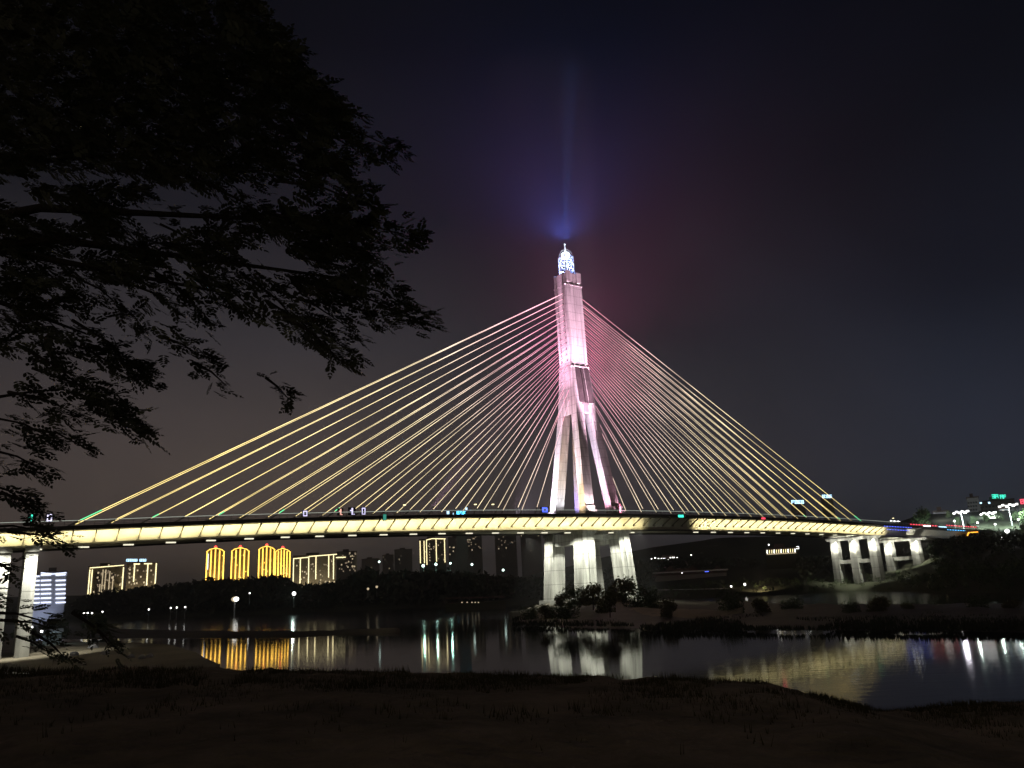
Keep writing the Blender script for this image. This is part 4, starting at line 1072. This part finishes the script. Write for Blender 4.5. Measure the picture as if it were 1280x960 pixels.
M['g_vio'] = glow('violet_white_dim', (.7,.65,1), 1.3); M['g_pink'] = glow('salmon_lamp', (1,.5,.4), 1.1)
deck_sign(u_at(381,-12.2), -12.2, .4, 'violet-white nought signal on the deck left of the salmon one', '0', M['g_vio'], 1.1, 1.4)
deck_sign(u_at(425.5,-12.2), -12.2, .5, 'salmon coloured lit signal on the deck', '1', M['g_pink'], 1.1, 1.6)
deck_sign(u_at(440,-12.2), -12.2, .5, 'violet-white signal on the deck just right of the salmon one', '1', M['g_vio'], 1.4, 1.8)
deck_sign(u_at(454.5,-12.2), -12.2, .5, 'rightmost violet-white nought signal of the left span', '0', M['g_vio'], 1.0, 1.8)
deck_sign(u_at(682,-12.2), -12.2, .5, 'blue lit signal on the deck left of the tower legs', '0', M['g_blue'], 2.0, 1.5)
deck_sign(u_at(776,-11.8), -11.8, .5, 'red lit signal on the deck at the right foot of the tower', '1', M['g_rose'], .8, 3.0)
for (px, lb) in ((594,'slim lamp post on the deck right of the cyan sign'),(616,'slim lamp post on the deck halfway between the cyan sign and the tower'),(505,'slim lamp post on the deck left of the cyan sign'),(1112,'slim lamp post on the deck above the right bents')):
    u = u_at(px, -12.2); p = bw(u, -12.2, dz(u)); root = empty('street_lamp', tuple(p), PHI); tag(root, lb, 'street lamp', 'lamp posts on the bridge deck')
    k = MB(); k.tube([(0,0,0),(0,0,2.6),(0,-.6,3.0)], .07, 6); k.build('pole', M['rail'], root); k = MB(); k.box(-.3,.3,-.9,-.3,2.75,3.0); k.build('lamp_head', M['g_pale'], root)
# teal panel on the unlit gap of the fascia
def fascia_sign(px, w, h, lb, m):
    u = u_at(px, -13.1); p = bw(u, -13.12, dz(u)-.5); root = empty('fascia_sign', tuple(p), PHI); tag(root, lb, 'sign', 'small signs fixed to the deck edge')
    k = MB(); k.box(-w/2,w/2,-.08,0,-h/2,h/2); k.build('panel', m, root)
    k = MB(); k.box(-w/2-.12,w/2+.12,.002,.08,-h/2-.12,h/2+.12); k.build('frame', M['black'], root)
fascia_sign(851, 2.6, .9, 'small turquoise sign on the deck edge where the girder is unlit', M['g_teal'])
fascia_sign(481, .9, 1.6, 'small dark teal sign on the deck edge of the left span', glow('dim_teal',(.05,.4,.3),.6))
fascia_sign(953, 2.2, .6, 'small red sign on the deck edge of the right span', M['g_rose'])

# ================================================================== air lit by the lamps
def haze():
    m = bpy.data.materials.new('haze'); m.use_nodes = True; nt = m.node_tree; N = nt.nodes
    for n in list(N): N.remove(n)
    o = N.new('ShaderNodeOutputMaterial'); v = N.new('ShaderNodeVolumePrincipled'); v.inputs['Color'].default_value = (.9,.9,.92,1); v.inputs['Density'].default_value = .0003
    v.inputs['Anisotropy'].default_value = 0.0
    nt.links.new(v.outputs[0], o.inputs['Volume'])
    b = MB(); b.box(-6500,6500,-300,6500,-3,215); h = b.build('haze', m)
    tag(h, 'thin night haze over the river that the bridge lamps light up', 'haze', kind='stuff'); h.display_type = 'WIRE'
haze()
# sky beams and halo lamps on the tower head, thrown into the air away from the masonry
L_('SPOT', (0,0,135.5), 2900000, (.1,.3,1), (15,-8,300), spot=8, blend=1, size=.5, name='sky_beam')
L_('SPOT', (0,0,137), 270000, (.12,.18,1), (0,10,300), spot=175, blend=1, size=1.5, name='sky_wash')
for z in (70,82,94):
    L_('SPOT', (3.4,4.4,z), 260000, (1,.10,.36), (30,5,z+50), spot=112, blend=1, size=1.5, name='rose_wash')
    L_('SPOT', (-2.0,4.6,z), 60000, (1,.12,.5), (-20,14,z+42), spot=112, blend=1, size=1.5, name='rose_wash')

# ================================================================== world
w = bpy.data.worlds.new("World"); sc.world = w; w.use_nodes = True; nt = w.node_tree; N = nt.nodes; L = nt.links
bg = N['Background']
tc = N.new('ShaderNodeTexCoord'); sx = N.new('ShaderNodeSeparateXYZ'); L.new(tc.outputs['Generated'], sx.inputs[0])
def ramp(stops):
    r_ = N.new('ShaderNodeValToRGB'); e = r_.color_ramp.elements
    e[0].position = stops[0][0]; e[0].color = srgb(*stops[0][1]); e[1].position = stops[-1][0]; e[1].color = srgb(*stops[-1][1])
    for p, c in stops[1:-1]: k_ = e.new(p); k_.color = srgb(*c)
    L.new(sx.outputs[2], r_.inputs[0]); return r_
ra = ramp([(0,(76,66,60)),(.12,(66,58,55)),(.3,(44,41,44)),(.45,(20,20,25)),(.62,(5,6,10)),(1,(3,4,8))])
rb = ramp([(0,(36,44,56)),(.12,(32,36,47)),(.3,(15,18,28)),(.48,(5,8,16)),(.68,(2,3,9)),(1,(1,2,6))])
mr = N.new('ShaderNodeMapRange'); mr.inputs[1].default_value = -.25; mr.inputs[2].default_value = .5; L.new(sx.outputs[0], mr.inputs[0])
mx = N.new('ShaderNodeMix'); mx.data_type = 'RGBA'; L.new(mr.outputs[0], mx.inputs[0]); L.new(ra.outputs[0], mx.inputs[6]); L.new(rb.outputs[0], mx.inputs[7])
bk = N.new('ShaderNodeMapRange'); bk.inputs[1].default_value = 0; bk.inputs[2].default_value = -.6; L.new(sx.outputs[1], bk.inputs[0])
m2 = N.new('ShaderNodeMix'); m2.data_type = 'RGBA'; L.new(bk.outputs[0], m2.inputs[0]); L.new(mx.outputs[2], m2.inputs[6]); m2.inputs[7].default_value = (.042,.035,.028,1)  # unseen warm glow added behind the camera to lift the foreground
cn = N.new('ShaderNodeTexNoise'); cn.inputs['Scale'].default_value = 2.6; cn.inputs['Detail'].default_value = 5; cn.inputs['Distortion'].default_value = .6; L.new(tc.outputs['Generated'], cn.inputs[0])
cm = N.new('ShaderNodeMapRange'); cm.inputs[1].default_value = .3; cm.inputs[2].default_value = .7; cm.inputs[3].default_value = .78; cm.inputs[4].default_value = 1.22; L.new(cn.outputs[0], cm.inputs[0])
vs_ = N.new('ShaderNodeVectorMath'); vs_.operation = 'SCALE'; L.new(m2.outputs[2], vs_.inputs[0]); L.new(cm.outputs[0], vs_.inputs['Scale'])
L.new(vs_.outputs[0], bg.inputs[0]); bg.inputs[1].default_value = 1.25

# ================================================================== camera, render settings
cam = bpy.data.cameras.new('camera'); co = bpy.data.objects.new('camera', cam); C.objects.link(co); sc.camera = co
co.matrix_world = Matrix(((CR.x,CU.x,-CF.x,0),(CR.y,CU.y,-CF.y,0),(CR.z,CU.z,-CF.z,H),(0,0,0,1)))
cam.sensor_width = 36; cam.lens = 36*FOC/1280; cam.clip_start = .1; cam.clip_end = 12000
sc.view_settings.view_transform = 'Standard'; sc.view_settings.look = 'None'; sc.view_settings.exposure = 0.25; sc.view_settings.gamma = 1
sc.cycles.use_denoising = True
try: sc.cycles.denoiser = 'OPENIMAGEDENOISE'
except Exception: pass
sc.cycles.max_bounces = 4; sc.cycles.volume_bounces = 0; sc.cycles.diffuse_bounces = 2; sc.cycles.glossy_bounces = 2; sc.cycles.transmission_bounces = 1
sc.cycles.sample_clamp_indirect = 3; sc.cycles.use_light_tree = True; sc.cycles.caustics_reflective = False
